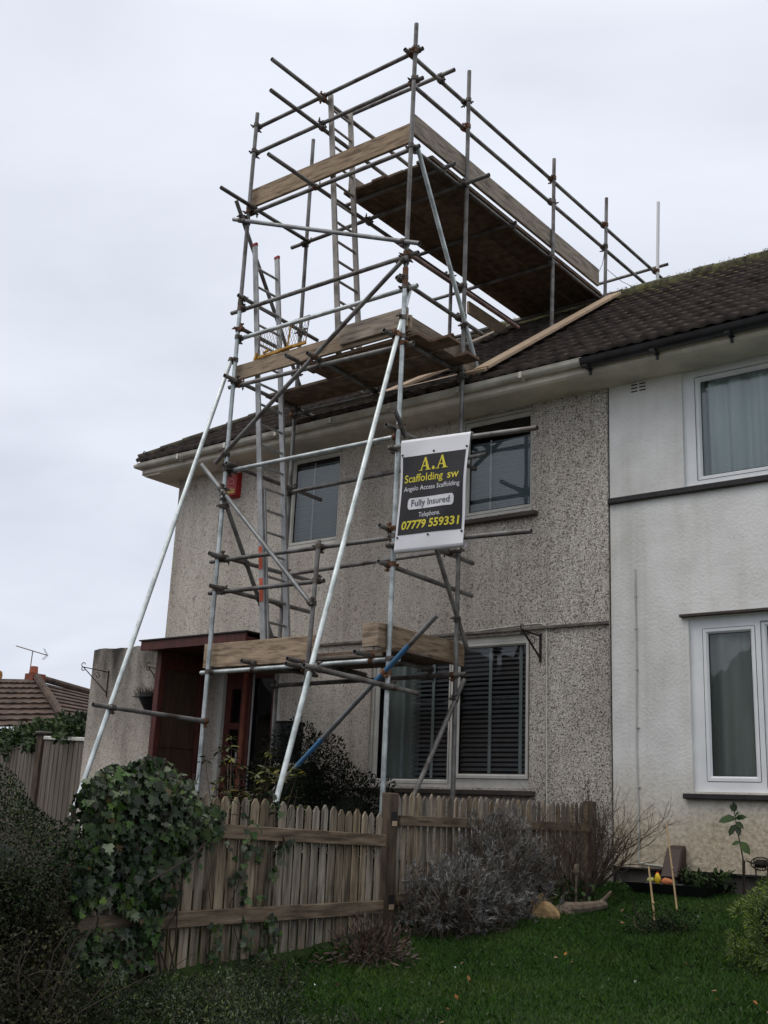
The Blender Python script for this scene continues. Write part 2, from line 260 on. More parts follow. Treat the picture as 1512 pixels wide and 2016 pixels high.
def mat_roof():
    m=bpy.data.materials.new('roof_tile'); m.use_nodes=True; t=m.node_tree; b=t.nodes['Principled BSDF']; l=t.links.new
    b.inputs['Roughness'].default_value=.9; b.inputs['Specular IOR Level'].default_value=.15
    g=N(t,'ShaderNodeNewGeometry'); P=g.outputs['Position']; sx=N(t,'ShaderNodeSeparateXYZ'); l(P,sx.inputs[0])
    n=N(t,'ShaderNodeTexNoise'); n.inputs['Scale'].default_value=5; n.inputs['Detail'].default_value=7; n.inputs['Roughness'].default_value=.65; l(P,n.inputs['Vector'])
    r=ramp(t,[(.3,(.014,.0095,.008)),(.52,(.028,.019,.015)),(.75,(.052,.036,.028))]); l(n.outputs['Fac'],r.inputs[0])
    n2=N(t,'ShaderNodeTexNoise'); n2.inputs['Scale'].default_value=9; n2.inputs['Detail'].default_value=6; l(P,n2.inputs['Vector'])
    z=N(t,'ShaderNodeMapRange'); z.inputs['From Min'].default_value=7.9; z.inputs['From Max'].default_value=8.75; l(sx.outputs[2],z.inputs['Value'])
    za=N(t,'ShaderNodeMath'); za.operation='MULTIPLY_ADD'; za.inputs[1].default_value=.30; l(z.outputs[0],za.inputs[0]); l(n2.outputs['Fac'],za.inputs[2])
    zr=N(t,'ShaderNodeMapRange'); zr.inputs['From Min'].default_value=.62; zr.inputs['From Max'].default_value=.78; l(za.outputs[0],zr.inputs['Value'])
    mx=N(t,'ShaderNodeMixRGB'); mx.inputs[2].default_value=(.085,.075,.028,1); l(zr.outputs[0],mx.inputs[0]); l(r.outputs[0],mx.inputs[1])
    v=N(t,'ShaderNodeTexVoronoi'); v.inputs['Scale'].default_value=3.5; l(P,v.inputs['Vector'])
    vr=ramp(t,[(.05,(1,1,1)),(.075,(0,0,0))]); l(v.outputs['Distance'],vr.inputs[0])
    m2=N(t,'ShaderNodeMixRGB'); m2.inputs[2].default_value=(.22,.2,.15,1); l(vr.outputs[0],m2.inputs[0]); l(mx.outputs[0],m2.inputs[1])
    l(m2.outputs[0],b.inputs['Base Color'])
    bn=N(t,'ShaderNodeTexNoise'); bn.inputs['Scale'].default_value=50; l(P,bn.inputs['Vector'])
    bp=N(t,'ShaderNodeBump'); bp.inputs['Strength'].default_value=.4; bp.inputs['Distance'].default_value=.01; l(bn.outputs['Fac'],bp.inputs['Height']); l(bp.outputs[0],b.inputs['Normal'])
    MATS['roof_tile']=m
mat_roof()
def mat_ground():
    m=bpy.data.materials.new('lawn_soil'); m.use_nodes=True; t=m.node_tree; b=t.nodes['Principled BSDF']; l=t.links.new
    b.inputs['Roughness'].default_value=.95; b.inputs['Specular IOR Level'].default_value=.1
    g=N(t,'ShaderNodeNewGeometry'); P=g.outputs['Position']
    n=N(t,'ShaderNodeTexNoise'); n.inputs['Scale'].default_value=3; n.inputs['Detail'].default_value=8; l(P,n.inputs['Vector'])
    r=ramp(t,[(.3,(.018,.03,.01)),(.55,(.026,.05,.013)),(.75,(.045,.055,.022))]); l(n.outputs['Fac'],r.inputs[0])
    sx=N(t,'ShaderNodeSeparateXYZ'); l(P,sx.inputs[0])      # flower bed of bare soil on the other side of the fence
    lt=N(t,'ShaderNodeMapRange'); lt.inputs['From Min'].default_value=-.34; lt.inputs['From Max'].default_value=-.14; lt.inputs['To Min'].default_value=1; lt.inputs['To Max'].default_value=0; l(sx.outputs[0],lt.inputs['Value'])
    mx=N(t,'ShaderNodeMixRGB'); mx.inputs[2].default_value=(.022,.017,.012,1); l(lt.outputs[0],mx.inputs[0]); l(r.outputs[0],mx.inputs[1]); l(mx.outputs[0],b.inputs['Base Color'])
    MATS['lawn_soil']=m
mat_ground()
# ------------------------------------------------------------------ helpers
class MB:
    def __init__(s): s.v=[]; s.f=[]; s.m=[]
    def add(s,v,f,mi=0):
        o=len(s.v); s.v+= [tuple(p) for p in v]; s.f+=[tuple(i+o for i in q) for q in f]; s.m+=[mi]*len(f); return s
    def box(s,a,b,mi=0):
        x0,y0,z0=[min(p) for p in zip(a,b)]; x1,y1,z1=[max(p) for p in zip(a,b)]
        return s.add([(x0,y0,z0),(x1,y0,z0),(x1,y1,z0),(x0,y1,z0),(x0,y0,z1),(x1,y0,z1),(x1,y1,z1),(x0,y1,z1)],
              [(0,3,2,1),(4,5,6,7),(0,1,5,4),(1,2,6,5),(2,3,7,6),(3,0,4,7)],mi)
    def bar(s,p,q,w,h,up=(0,0,1),mi=0):
        p=Vector(p);q=Vector(q);d=(q-p).normalized();u=Vector(up)
        a=d.cross(u)
        if a.length<1e-4: a=d.cross(Vector((0,1,0)))
        a.normalize(); u=a.cross(d); a=a*w/2;u=u*h/2
        v=[p-a-u,p+a-u,p+a+u,p-a+u,q-a-u,q+a-u,q+a+u,q-a+u]
        return s.add(v,[(0,3,2,1),(4,5,6,7),(0,1,5,4),(1,2,6,5),(2,3,7,6),(3,0,4,7)],mi)
    def tube(s,p,q,r,r2=None,n=12,hollow=False,cap=True,mi=0):
        p=Vector(p);q=Vector(q);d=(q-p).normalized();r2=r if r2 is None else r2
        a=d.orthogonal().normalized();b=d.cross(a)
        c=[a*math.cos(2*math.pi*i/n)+b*math.sin(2*math.pi*i/n) for i in range(n)]
        rings=[(p,r),(q,r2)]
        if hollow:
            k=d*.06; rings=[(p+k,r*.82),(p,r*.82),(p,r),(q,r2),(q,r2*.82),(q-k,r2*.82)]
        v=[o+e*rr for o,rr in rings for e in c]; f=[]
        for j in range(len(rings)-1):
            for i in range(n): f.append((j*n+i,j*n+(i+1)%n,(j+1)*n+(i+1)%n,(j+1)*n+i))
        if cap or hollow:
            f.append(tuple(reversed(range(n)))); f.append(tuple((len(rings)-1)*n+i for i in range(n)))
        return s.add(v,f,mi)
    def path(s,pts,r,n=8,mi=0,r2=None):
        pts=[Vector(p) for p in pts]; m=len(pts); v=[];f=[]
        a=None
        for j,p in enumerate(pts):
            d=(pts[min(j+1,m-1)]-pts[max(j-1,0)]).normalized()
            if a is None: a=d.orthogonal().normalized()
            a=(a-d*a.dot(d)).normalized(); b=d.cross(a)
            rr=r if r2 is None else r+(r2-r)*j/(m-1)
            v+=[p+(a*math.cos(2*math.pi*i/n)+b*math.sin(2*math.pi*i/n))*rr for i in range(n)]
        for j in range(m-1):
            for i in range(n): f.append((j*n+i,j*n+(i+1)%n,(j+1)*n+(i+1)%n,(j+1)*n+i))
        f.append(tuple(reversed(range(n)))); f.append(tuple((m-1)*n+i for i in range(n)))
        return s.add(v,f,mi)
    def prism(s,poly,y0,y1,mi=0):        # poly in X,Z, extruded along Y
        n=len(poly); v=[(x,y0,z) for x,z in poly]+[(x,y1,z) for x,z in poly]
        f=[tuple(range(n)),tuple(range(2*n-1,n-1,-1))]+[(i,i+n,(i+1)%n+n,(i+1)%n) for i in range(n)]
        return s.add(v,f,mi)
    def lump(s,c,r,n=2,j=.25,mi=0,seed=0):
        bm=bmesh.new(); bmesh.ops.create_icosphere(bm,subdivisions=n,radius=1)
        rr=random.Random(seed); ph=[rr.uniform(0,6) for _ in range(6)]
        v=[]
        for q in bm.verts:
            k=1+j*(math.sin(q.co.x*3+ph[0])*.4+math.sin(q.co.y*4+ph[1])*.4+math.sin(q.co.z*5+ph[2]+q.co.x*4)*.3)
            v.append((c[0]+q.co.x*r[0]*k,c[1]+q.co.y*r[1]*k,c[2]+q.co.z*r[2]*k))
        f=[tuple(x.index for x in p.verts) for p in bm.faces]; bm.free(); return s.add(v,f,mi)
    def build(s,name,m,parent=None,bevel=0,smooth=False,auto=None):
        me=bpy.data.meshes.new(name); me.from_pydata(s.v,[],s.f)
        ms=m if isinstance(m,(list,tuple)) else [m]
        for x in ms: me.materials.append(MATS[x] if isinstance(x,str) else x)
        if len(ms)>1: me.polygons.foreach_set('material_index',s.m)
        bm=bmesh.new(); bm.from_mesh(me); bmesh.ops.recalc_face_normals(bm,faces=bm.faces)
        if bevel: bmesh.ops.bevel(bm,geom=list(bm.edges),offset=bevel,segments=1,affect='EDGES',clamp_overlap=True)
        bm.to_mesh(me); bm.free()
        if smooth:
            me.polygons.foreach_set('use_smooth',[True]*len(me.polygons))
            me.set_sharp_from_angle(angle=R(40))
        o=bpy.data.objects.new(name,me); COL.objects.link(o)
        if parent:
            o.parent=parent; o.matrix_parent_inverse=Matrix.Translation(-parent.location)
            if parent.type=='MESH' and parent.parent: o.matrix_parent_inverse=Matrix()
        return o
def tag(o,label=None,cat=None,group=None,kind=None):
    if label: o['label']=label
    if cat: o['category']=cat
    if group: o['group']=group
    if kind: o['kind']=kind
    return o
def thing(name,loc,label,cat,group=None):
    o=bpy.data.objects.new(name,None); COL.objects.link(o); o.location=loc; o.empty_display_size=.2
    return tag(o,label,cat,group)
def arr_mesh(name,V,F,m,parent=None,smooth=False):
    """V (n,3), F list of equal-length index arrays"""
    me=bpy.data.meshes.new(name); V=np.asarray(V,np.float32); F=np.asarray(F,np.int32)
    me.vertices.add(len(V)); me.vertices.foreach_set('co',V.ravel())
    k=F.shape[1]; me.loops.add(F.size); me.loops.foreach_set('vertex_index',F.ravel())
    me.polygons.add(len(F)); me.polygons.foreach_set('loop_start',np.arange(0,F.size,k,dtype=np.int32))
    me.update(calc_edges=True); me.validate()
    if smooth: me.polygons.foreach_set('use_smooth',[True]*len(me.polygons))
    me.materials.append(MATS[m]); o=bpy.data.objects.new(name,me); COL.objects.link(o)
    if parent:
        o.parent=parent; o.matrix_parent_inverse=Matrix.Translation(-parent.location)
    return o
def norm(a): return a/np.maximum(np.linalg.norm(a,axis=-1,keepdims=True),1e-9)
LEAF={'oval':[(0,0,0),(.28,.3,.04),(.24,.7,.03),(0,1,-.05),(-.24,.7,.03),(-.28,.3,.04)],
      'spike':[(-.5,0,0),(.5,0,0),(.35,.6,0),(0,1,0),(-.35,.6,0)],
      'ivy':[(0,0,0),(.30,-.08,.03),(.52,.22,.02),(.26,.40,.04),(.36,.66,.0),(.12,.66,.03),(0,1,-.06),(-.12,.66,.03),(-.36,.66,0),(-.26,.40,.04),(-.52,.22,.02),(-.30,-.08,.03)]}
def leaves(name,P,D,Nn,size,m,parent=None,shape='oval',w=1.0):
    """one leaf per point P: axis D, normal Nn, length size (array)"""
    T=np.array(LEAF[shape]); P=np.asarray(P,float); D=norm(np.asarray(D,float)); X=norm(np.cross(D,Nn)); Z=np.cross(X,D)
    s=np.broadcast_to(np.asarray(size,float),(len(P),))[:,None,None]
    V=P[:,None,:]+s*(T[None,:,0:1]*w*X[:,None,:]+T[None,:,1:2]*D[:,None,:]+T[None,:,2:3]*Z[:,None,:])
    k=len(T); F=np.arange(len(P)*k).reshape(-1,k)
    return arr_mesh(name,V.reshape(-1,3),F,m,parent)
def rnd(n): return norm(RNG.normal(size=(n,3)))
def text_mesh(body,size,x,y,align='CENTER',shear=0,bold=0,sx=1):
    c=bpy.data.curves.new('lettering','FONT'); c.body=body; c.size=size; c.align_x=align; c.offset=bold; c.shear=shear; c.resolution_u=3
    o=bpy.data.objects.new('lettering',c); COL.objects.link(o)
    dg=bpy.context.evaluated_depsgraph_get(); me=o.evaluated_get(dg).to_mesh()
    v=[(p.co.x*sx+x,p.co.y+y) for p in me.vertices]; f=[tuple(q.vertices) for q in me.polygons]
    o.evaluated_get(dg).to_mesh_clear(); bpy.data.objects.remove(o); bpy.data.curves.remove(c)
    return v,f
TUBES = [
('standard',(-2.444,-1.670,4.343),(-2.507,-1.670,2.809),'d'),  # standard mid
('standard',(-1.480,1.434,10.111),(-1.480,1.384,7.510),'d'),  # standard P3
('standard',(-1.480,2.922,10.275),(-1.480,2.842,8.619),'d'),  # standard P4
('standard',(-1.480,4.678,11.084),(-1.480,4.560,9.494),'w'),  # standard P5
('guard_rail',(-3.922,-1.620,9.799),(-1.386,-1.620,9.828),'d'),  # rail G1
('guard_rail',(-3.929,-1.620,9.436),(-1.370,-1.620,9.443),'d'),  # rail G2
('guard_rail',(-2.873,-1.085,9.880),(-1.333,-1.085,9.862),'d'),  # rail G3
('ledger',(-3.921,-1.620,8.607),(-1.382,-1.620,8.599),'d'),  # ledger L1
('ledger',(-2.860,-2.420,8.610),(-2.860,2.720,8.610),'d'),  # rail T3
('transom',(-3.860,-2.178,8.662),(-3.860,-0.650,8.668),'d'),  # T4
('transom',(-4.140,-0.650,8.660),(-1.120,-0.650,8.660),'d'),  # transom L2
('brace',(-4.088,-1.730,8.532),(-1.248,-1.730,7.342),'g2'),  # brace D1
('brace',(-3.960,-1.832,8.694),(-3.960,-0.494,6.733),'d'),  # brace D2
('guard_rail',(-1.530,-1.761,9.788),(-1.530,5.036,9.864),'d'),  # guard R1
('guard_rail',(-1.530,-1.655,9.431),(-1.530,4.456,9.515),'d'),  # guard R2
('ledger',(-1.530,-1.500,8.660),(-1.530,2.930,8.660),'d'),  # ledger R3
('brace',(-1.430,-1.592,8.613),(-1.430,-0.297,6.412),'g'),  # brace D3
('transom',(-2.950,-0.989,8.708),(-1.356,-0.989,8.708),'d'),  # transomA
('transom',(-3.300,0.476,8.708),(-1.460,0.476,8.708),'d'),  # transomB
('transom',(-3.550,1.636,8.708),(-1.576,1.636,8.708),'d'),  # transomC
('transom',(-3.000,2.858,8.708),(-1.472,2.858,8.708),'d'),  # transomD
('guard_rail',(-2.535,4.711,9.987),(-1.363,4.711,9.995),'d'),  # P5 tube
('transom',(-1.530,-1.538,7.392),(-1.530,0.666,7.403),'r'),  # red R4
('guard_rail',(-4.102,-1.620,7.338),(-1.340,-1.620,7.316),'d'),  # L3
('guard_rail',(-3.976,-1.620,6.967),(-1.337,-1.620,6.937),'g'),  # L4
('brace',(-1.440,-1.720,7.236),(-4.048,-1.720,5.427),'d'),  # D4
('guard_rail',(-1.530,-1.728,7.037),(-1.530,-0.114,7.016),'d'),  # R5
('guard_rail',(-3.860,-1.762,7.452),(-3.860,-0.352,7.413),'d'),  # ML1
('guard_rail',(-3.860,-1.687,7.061),(-3.860,-0.559,7.048),'d'),  # ML2
('transom',(-2.965,-1.820,6.466),(-2.965,-0.485,6.468),'d'),  # MT1
('transom',(-2.633,-1.828,6.409),(-2.633,-0.655,6.367),'d'),  # MT2
('transom',(-1.530,-1.897,6.376),(-1.530,-0.441,6.401),'d'),  # MT3
('transom',(-3.860,-1.868,6.406),(-3.860,-0.223,6.390),'d'),  # MT4
('ledger',(-4.036,-1.620,6.379),(-1.361,-1.620,6.300),'d'),  # L5
('ledger',(-3.952,-0.650,6.326),(-1.386,-0.650,6.290),'d'),  # Bk5
('ledger',(-3.911,-1.620,5.342),(-1.546,-1.620,5.322),'g'),  # L6
('transom',(-3.860,-1.731,5.393),(-3.860,-0.105,5.376),'d'),  # LL1
('ledger',(-3.939,-0.650,5.332),(-1.084,-0.650,5.339),'d'),  # Bk6
('transom',(-1.530,-1.795,5.394),(-1.530,-0.187,5.372),'d'),  # RR1
('brace',(-4.276,-1.720,5.446),(-2.443,-1.720,3.662),'g2'),  # D5
('brace',(-3.860,-1.717,4.980),(-3.860,-0.794,3.557),'d'),  # D6
('guard_rail',(-4.093,-1.620,4.305),(-1.443,-1.620,4.271),'d'),  # L7
('guard_rail',(-4.073,-1.620,3.944),(-2.387,-1.620,3.926),'d'),  # L7m
('guard_rail',(-3.860,-1.866,4.325),(-3.860,-0.181,4.338),'d'),  # LL2
('guard_rail',(-3.860,-1.811,3.975),(-3.860,-0.175,3.962),'d'),  # LL3
('guard_rail',(-3.824,-0.650,4.324),(-1.375,-0.650,4.350),'d'),  # Bk7
('guard_rail',(-1.530,-1.827,4.351),(-1.530,-0.196,4.308),'d'),  # RR2
('guard_rail',(-1.530,-1.818,3.995),(-1.530,-0.202,3.951),'d'),  # RR3
('brace',(-1.430,-1.217,4.598),(-1.430,-0.412,3.333),'d'),  # D7
('brace',(-1.430,-1.785,5.523),(-1.430,-1.586,5.300),'d'),  # D8short
('banner_rail',(-1.514,-1.750,5.159),(0.176,-1.750,5.057),'d'),  # ban up
('banner_rail',(-1.462,-1.750,4.168),(0.122,-1.750,4.107),'d'),  # ban lo
('ledger',(-4.094,-1.620,3.062),(-1.384,-1.620,3.077),'g'),  # L8
('ledger',(-3.914,-0.650,3.032),(-1.275,-0.650,3.050),'d'),  # Bk8
('tie_tube',(-1.400,-2.928,2.843),(-1.400,-1.290,2.790),'d'),  # tieR
('tie_tube',(-3.910,-3.148,2.558),(-3.910,-1.665,2.536),'d'),  # tieL
('brace',(-0.884,-1.730,3.438),(-2.807,-1.730,1.815),'b'),  # blue
('brace',(-1.430,-0.455,3.024),(-1.430,-1.272,1.811),'d'),  # brown
('raker',(-3.960,-1.695,6.679),(-3.960,-3.224,1.476),'G'),  # rakL
('raker',(-1.480,-1.561,6.966),(-1.480,-3.076,1.704),'G'),  # rakR
('guard_rail',(-2.830,-2.510,9.760),(-2.830,2.000,9.770),'d'),  # rail T1
('guard_rail',(-2.830,-2.490,9.370),(-2.830,2.000,9.380),'d'),  # rail T2
('standard',(-2.780,1.000,7.620),(-2.780,1.000,10.000),'d'),  # P6
('transom',(-2.950,1.064,7.720),(-2.200,1.064,7.720),'d'),  # xfar
('standard',(-1.453,-1.670,10.143),(-1.462,-1.670,7.050),'d'),  # standard FR up
('standard',(-1.462,-1.670,7.050),(-1.477,-1.670,1.120),'g'),  # standard FR lo
('standard',(-3.890,-1.670,9.967),(-3.909,-1.670,7.400),'d'),  # standard FL up
('standard',(-3.909,-1.670,7.400),(-3.949,-1.670,1.120),'g'),  # standard FL lo
('standard',(-1.466,-0.600,10.199),(-1.453,-0.600,6.900),'d'),  # standard BR up
('standard',(-1.453,-0.600,6.900),(-1.432,-0.600,1.120),'d'),  # standard BR lo
('standard',(-3.931,-0.600,10.202),(-3.929,-0.600,6.200),'d'),  # standard BL up
('standard',(-3.929,-0.600,6.200),(-3.926,-0.600,1.120),'d'),  # standard BL lo
]
# ------------------------------------------------------------------ terrain
def gz(x,y):
    """ground height; x,y arrays"""
    x=np.asarray(x,float); y=np.asarray(y,float)
    lawn=np.interp(y,[-14,-10,-8.2,-7.2,-6.0,-4.7,-3.2,-.3,0],[0,0,.05,.36,.58,.67,.78,1.11,1.115])
    left=np.interp(y,[-14,-10,-8.2,-7.4,-6.4,-5.0,0],[0,0,.05,.4,.75,1.12,1.2])
    k=np.clip((x+.32)/.14,0,1); k=k*k*(3-2*k)
    b=.022*np.sin(x*2.1+1)*np.sin(y*1.7)+.014*np.sin(x*5.3+y*3.1)
    b=b*np.clip((-y-.2)/1.0,0,1)*np.clip((y+9)/1.5,0,1)
    return left*(1-k)+lawn*k+b
xs=np.unique(np.concatenate([np.linspace(-600,-30,12),np.linspace(-30,-6,25),np.linspace(-6,8,130),np.linspace(8,30,12),np.linspace(30,600,10)]))
ys=np.unique(np.concatenate([np.linspace(-600,-16,14),np.linspace(-16,-8.5,14),np.linspace(-8.5,1,100),np.linspace(1,30,16),np.linspace(30,600,12)]))
X,Y=np.meshgrid(xs,ys); Z=gz(X,Y)
nx,ny=len(xs),len(ys); idx=np.arange(nx*ny).reshape(ny,nx)
F=np.stack([idx[:-1,:-1],idx[:-1,1:],idx[1:,1:],idx[1:,:-1]],-1).reshape(-1,4)
ground=arr_mesh('ground',np.stack([X,Y,Z],-1).reshape(-1,3),F,'lawn_soil',smooth=True); ground['kind']='structure'
pv=MB().box((-60,-11.55,-.06),(60,-8.55,.012)).build('pavement','pavement'); pv['kind']='structure'
pv=MB().box((-60,-21.0,-.06),(60,-17.55,.012)).build('pavement','pavement'); pv['kind']='structure'
rd=MB().box((-60,-17.5,-.02),(60,-11.6,.004)).build('road','road'); rd['kind']='structure'
# houses over the road: outside the frame, seen only reflected in the lower panes
op=thing('house_row',(-24,-29,0),'row of gabled houses across the road, reflected dark in the ground floor windows','houses')
mb=MB().box((-60,-36,0),(6,-28,6.2)); mb.build('wall','far_brick',op)
for i in range(7):
    x=-58+i*9.4; MB().add([(x,-27.6,6.0),(x+9.2,-27.6,6.0),(x+4.6,-27.6,9.8),(x,-36.4,6.0),(x+9.2,-36.4,6.0),(x+4.6,-36.4,9.8)],[(0,1,2),(3,5,4),(0,2,5,3),(1,4,5,2),(0,3,4,1)]).build('roof','far_slate',op)
# ------------------------------------------------------------------ walls with openings
def wall_face(mb,x0,x1,z0,z1,y,holes,depth,mi=0):
    xs=sorted({x0,x1,*[h[0] for h in holes],*[h[1] for h in holes]}); zs=sorted({z0,z1,*[h[2] for h in holes],*[h[3] for h in holes]})
    xs=[x for x in xs if x0<=x<=x1]; zs=[z for z in zs if z0<=z<=z1]
    for i in range(len(xs)-1):
        for j in range(len(zs)-1):
            cx,cz=(xs[i]+xs[i+1])/2,(zs[j]+zs[j+1])/2
            if any(h[0]<cx<h[1] and h[2]<cz<h[3] for h in holes): continue
            mb.add([(xs[i],y,zs[j]),(xs[i+1],y,zs[j]),(xs[i+1],y,zs[j+1]),(xs[i],y,zs[j+1])],[(0,1,2,3)],mi)
    for a,b,c,d in holes:
        c=max(c,z0); d=min(d,z1)
        if c>=d: continue
        for q in ([(a,c),(a,d)],[(b,d),(b,c)],[(b,c),(a,c)],[(a,d),(b,d)]):
            (p,r),(s_,t_)=q; mb.add([(p,y,r),(s_,y,t_),(s_,y+depth,t_),(p,y+depth,r)],[(0,1,2,3)],mi)
LH=[(-4.56,-3.64,4.82,6.06),(-1.87,-.91,4.87,6.06),(-3.02,-.93,1.97,3.54),(-5.51,-4.42,1.25,3.45)]
RH=[(.80,2.62,4.87,6.10),(.80,3.1,1.975,3.57)]
ZS=6.10     # soffit
lh=thing('semi_detached_house',(-3.3,0,1.2),'grey pebbledash half of the pair, standing behind the scaffold','house')
mb=MB()
wall_face(mb,-6.61,-.014,3.585,ZS,-.022,LH,.16); wall_face(mb,-6.61,-.014,1.1,3.585,0,LH,.14)
mb.add([(-6.61,0,3.585),(-.014,0,3.585),(-.014,-.022,3.585),(-6.61,-.022,3.585)],[(0,1,2,3)])
mb.add([(-6.61,0,1.1),(-6.61,6.2,1.1),(-6.61,6.2,ZS),(-6.61,-.022,ZS)],[(0,3,2,1)])
mb.add([(-.014,-.022,1.1),(-.014,-.022,ZS),(-.014,.2,ZS),(-.014,.2,1.1)],[(0,1,2,3)])
mb.add([(-6.61,6.2,1.1),(-.014,6.2,1.1),(-.014,6.2,ZS),(-6.61,6.2,ZS)],[(0,1,2,3)])
mb.build('wall','pebbledash',lh)
MB().box((-6.6,-.036,3.572),(-.016,-.018,3.598)).build('drip_moulding','drip',lh)
rh=thing('semi_detached_house',(3.3,0,1.2),'white rendered half of the pair at the right, with black gutter','house')
mb=MB(); wall_face(mb,0,7,1.28,ZS,0,RH,.14)
mb.add([(0,0,1.28),(0,0,ZS),(0,.2,ZS),(0,.2,1.28)],[(0,1,2,3)])
mb.add([(7,0,1.28),(7,6.2,1.28),(7,6.2,ZS),(7,0,ZS)],[(0,1,2,3)]); mb.add([(0,6.2,1.1),(7,6.2,1.1),(7,6.2,ZS),(0,6.2,ZS)],[(0,1,2,3)])
mb.add([(0,0,1.28),(7,0,1.28),(7,.08,1.28),(0,.08,1.28)],[(0,1,2,3)])
mb.build('wall','white_render',rh)
mb=MB(); mb.box((0,.035,.9),(7,.12,1.30)); mb.build('plinth','plinth',rh)
MB().box((.002,-.012,1.268),(7,.03,1.284)).build('drip_strip','black_paint',rh)
MB().box((-.006,-.05,4.795),(7,.02,4.852)).build('sill_band','black_paint',rh,bevel=.006)
MB().box((-.016,.01,1.1),(.002,.06,ZS)).build('party_joint','dark_interior',rh)
# interiors: dim rooms behind the openings
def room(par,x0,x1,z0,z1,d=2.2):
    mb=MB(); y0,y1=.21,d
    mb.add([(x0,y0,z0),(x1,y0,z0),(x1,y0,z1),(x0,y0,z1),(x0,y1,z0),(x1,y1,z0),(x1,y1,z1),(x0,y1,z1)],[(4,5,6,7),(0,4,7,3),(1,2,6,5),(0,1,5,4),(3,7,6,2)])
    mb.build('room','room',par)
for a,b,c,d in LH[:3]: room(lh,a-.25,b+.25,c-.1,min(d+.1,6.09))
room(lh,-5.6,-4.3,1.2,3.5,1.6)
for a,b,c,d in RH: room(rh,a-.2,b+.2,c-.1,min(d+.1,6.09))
# block light leaking between rooms and reveal
def window(par,o,lights,paint,fw=.06,y=.035,sill=None,sillm='sill_brown',sash=.045,label=None):
    """o outer rectangle; lights = list of (x0,x1,z0,z1,proud) glass openings"""
    x0,x1,z0,z1=o; holes=[(a-sash,b+sash,c-sash,d+sash) for a,b,c,d,p in lights]
    mb=MB(); wall_face(mb,x0,x1,z0,z1,y,holes,.05)
    mb.add([(x0,y,z0),(x0,y,z1),(x0,y+.09,z1),(x0,y+.09,z0)],[(0,1,2,3)])
    fr=mb.build('window_frame',paint,par); w=fr
    if label: w['label']=label
    for a,b,c,d,p in lights:
        mb=MB(); q=y+.012-p; g=[(a,b,c,d)]
        A,B,Cc,Dd=a-sash,b+sash,c-sash,d+sash
        # bevelled sash: outer face, sloped inner lip
        o8=[(A,Cc),(B,Cc),(B,Dd),(A,Dd)]; k=sash*.62; m8=[(A+k,Cc+k),(B-k,Cc+k),(B-k,Dd-k),(A+k,Dd-k)]; i8=[(a,c),(b,c),(b,d),(a,d)]
        v=[(X_,y+.05,Z_) for X_,Z_ in o8]+[(X_,q,Z_) for X_,Z_ in o8]+[(X_,q,Z_) for X_,Z_ in m8]+[(X_,q+.022,Z_) for X_,Z_ in i8]
        f=[(r*4+i,r*4+(i+1)%4,(r+1)*4+(i+1)%4,(r+1)*4+i) for r in range(3) for i in range(4)]
        mb.add(v,f); mb.build('sash',paint,fr)
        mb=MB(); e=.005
        for r4,yy in (((a,b,c,d),q+.0215),((A,B,Cc,Dd),y-.0012)):      # dark strips paint shadow lines: rubber edge round the glass, gap round the sash
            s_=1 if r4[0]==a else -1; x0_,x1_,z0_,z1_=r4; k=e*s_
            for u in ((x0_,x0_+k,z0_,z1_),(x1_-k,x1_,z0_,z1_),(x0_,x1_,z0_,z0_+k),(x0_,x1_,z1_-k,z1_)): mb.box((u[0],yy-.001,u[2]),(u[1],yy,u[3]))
        mb.build('seal_shadow_line','gasket_shadow',fr)
        MB().add([(a-.01,q+.03,c-.01),(b+.01,q+.03,c-.01),(b+.01,q+.03,d+.01),(a-.01,q+.03,d+.01)],[(0,1,2,3)]).build('pane','window_glass',fr)
    if sill:
        sx0,sx1,sz0,sz1,pr=sill
        MB().box((sx0,-pr,sz0),(sx1,y-.002,sz1)).build('window_sill',sillm,par,bevel=.006)
    return fr
def venetian(par,x0,x1,z0,z1,y,pitch,depth,tilt,m,tapes=()):
    mb=MB(); n=int((z1-z0)/pitch); c,s=math.cos(tilt)*depth/2,math.sin(tilt)*depth/2
    for i in range(n+1):
        z=z0+i*pitch; j=random.uniform(-.002,.002)
        mb.add([(x0,y-c,z-s+j),(x1,y-c,z-s),(x1,y+c,z+s),(x0,y+c,z+s+j)],[(0,1,2,3)])
    b=mb.build('venetian_blind',m,par)
    if tapes:
        mb=MB()
        for t in tapes: mb.box((t-.019,y-depth/2-.012,z0),(t+.019,y-depth/2-.008,z1))
        mb.build('blind_tape','tape',b)
    return b
def curtain(par,x0,x1,z0,z1,y,m,folds=9,amp=.035,seed=1):
    rr=random.Random(seed); n=140; v=[];f=[]
    ph=[rr.uniform(0,6) for _ in range(4)]
    for j,z in enumerate(np.linspace(z0,z1,6)):
        for i in range(n+1):
            u=i/n; x=x0+(x1-x0)*u
            yy=y+amp*(math.sin(u*folds*6.28+ph[0]+.5*math.sin(u*9+ph[1]))+.45*math.sin(u*folds*2.3*6.28+ph[2]+j*.12))
            v.append((x,yy,z))
    for j in range(5):
        for i in range(n): f.append((j*(n+1)+i,j*(n+1)+i+1,(j+1)*(n+1)+i+1,(j+1)*(n+1)+i))
    return MB().add(v,f).build('net_curtain',m,par,smooth=True)
w1=window(lh,LH[0],[(-4.46,-3.735,4.935,5.975,.0)],'frame_paint')
venetian(w1,-4.5,-3.7,4.95,5.96,.15,.022,.025,R(66),'blind_pale')
MB().box((-4.19,.105,4.95),(-4.172,.11,5.96)).build('blind_tape','tape',w1)
w2=window(lh,LH[1],[(-1.775,-.985,4.965,5.975,.0)],'frame_paint',sill=(-1.96,-.83,4.79,4.838,.10))
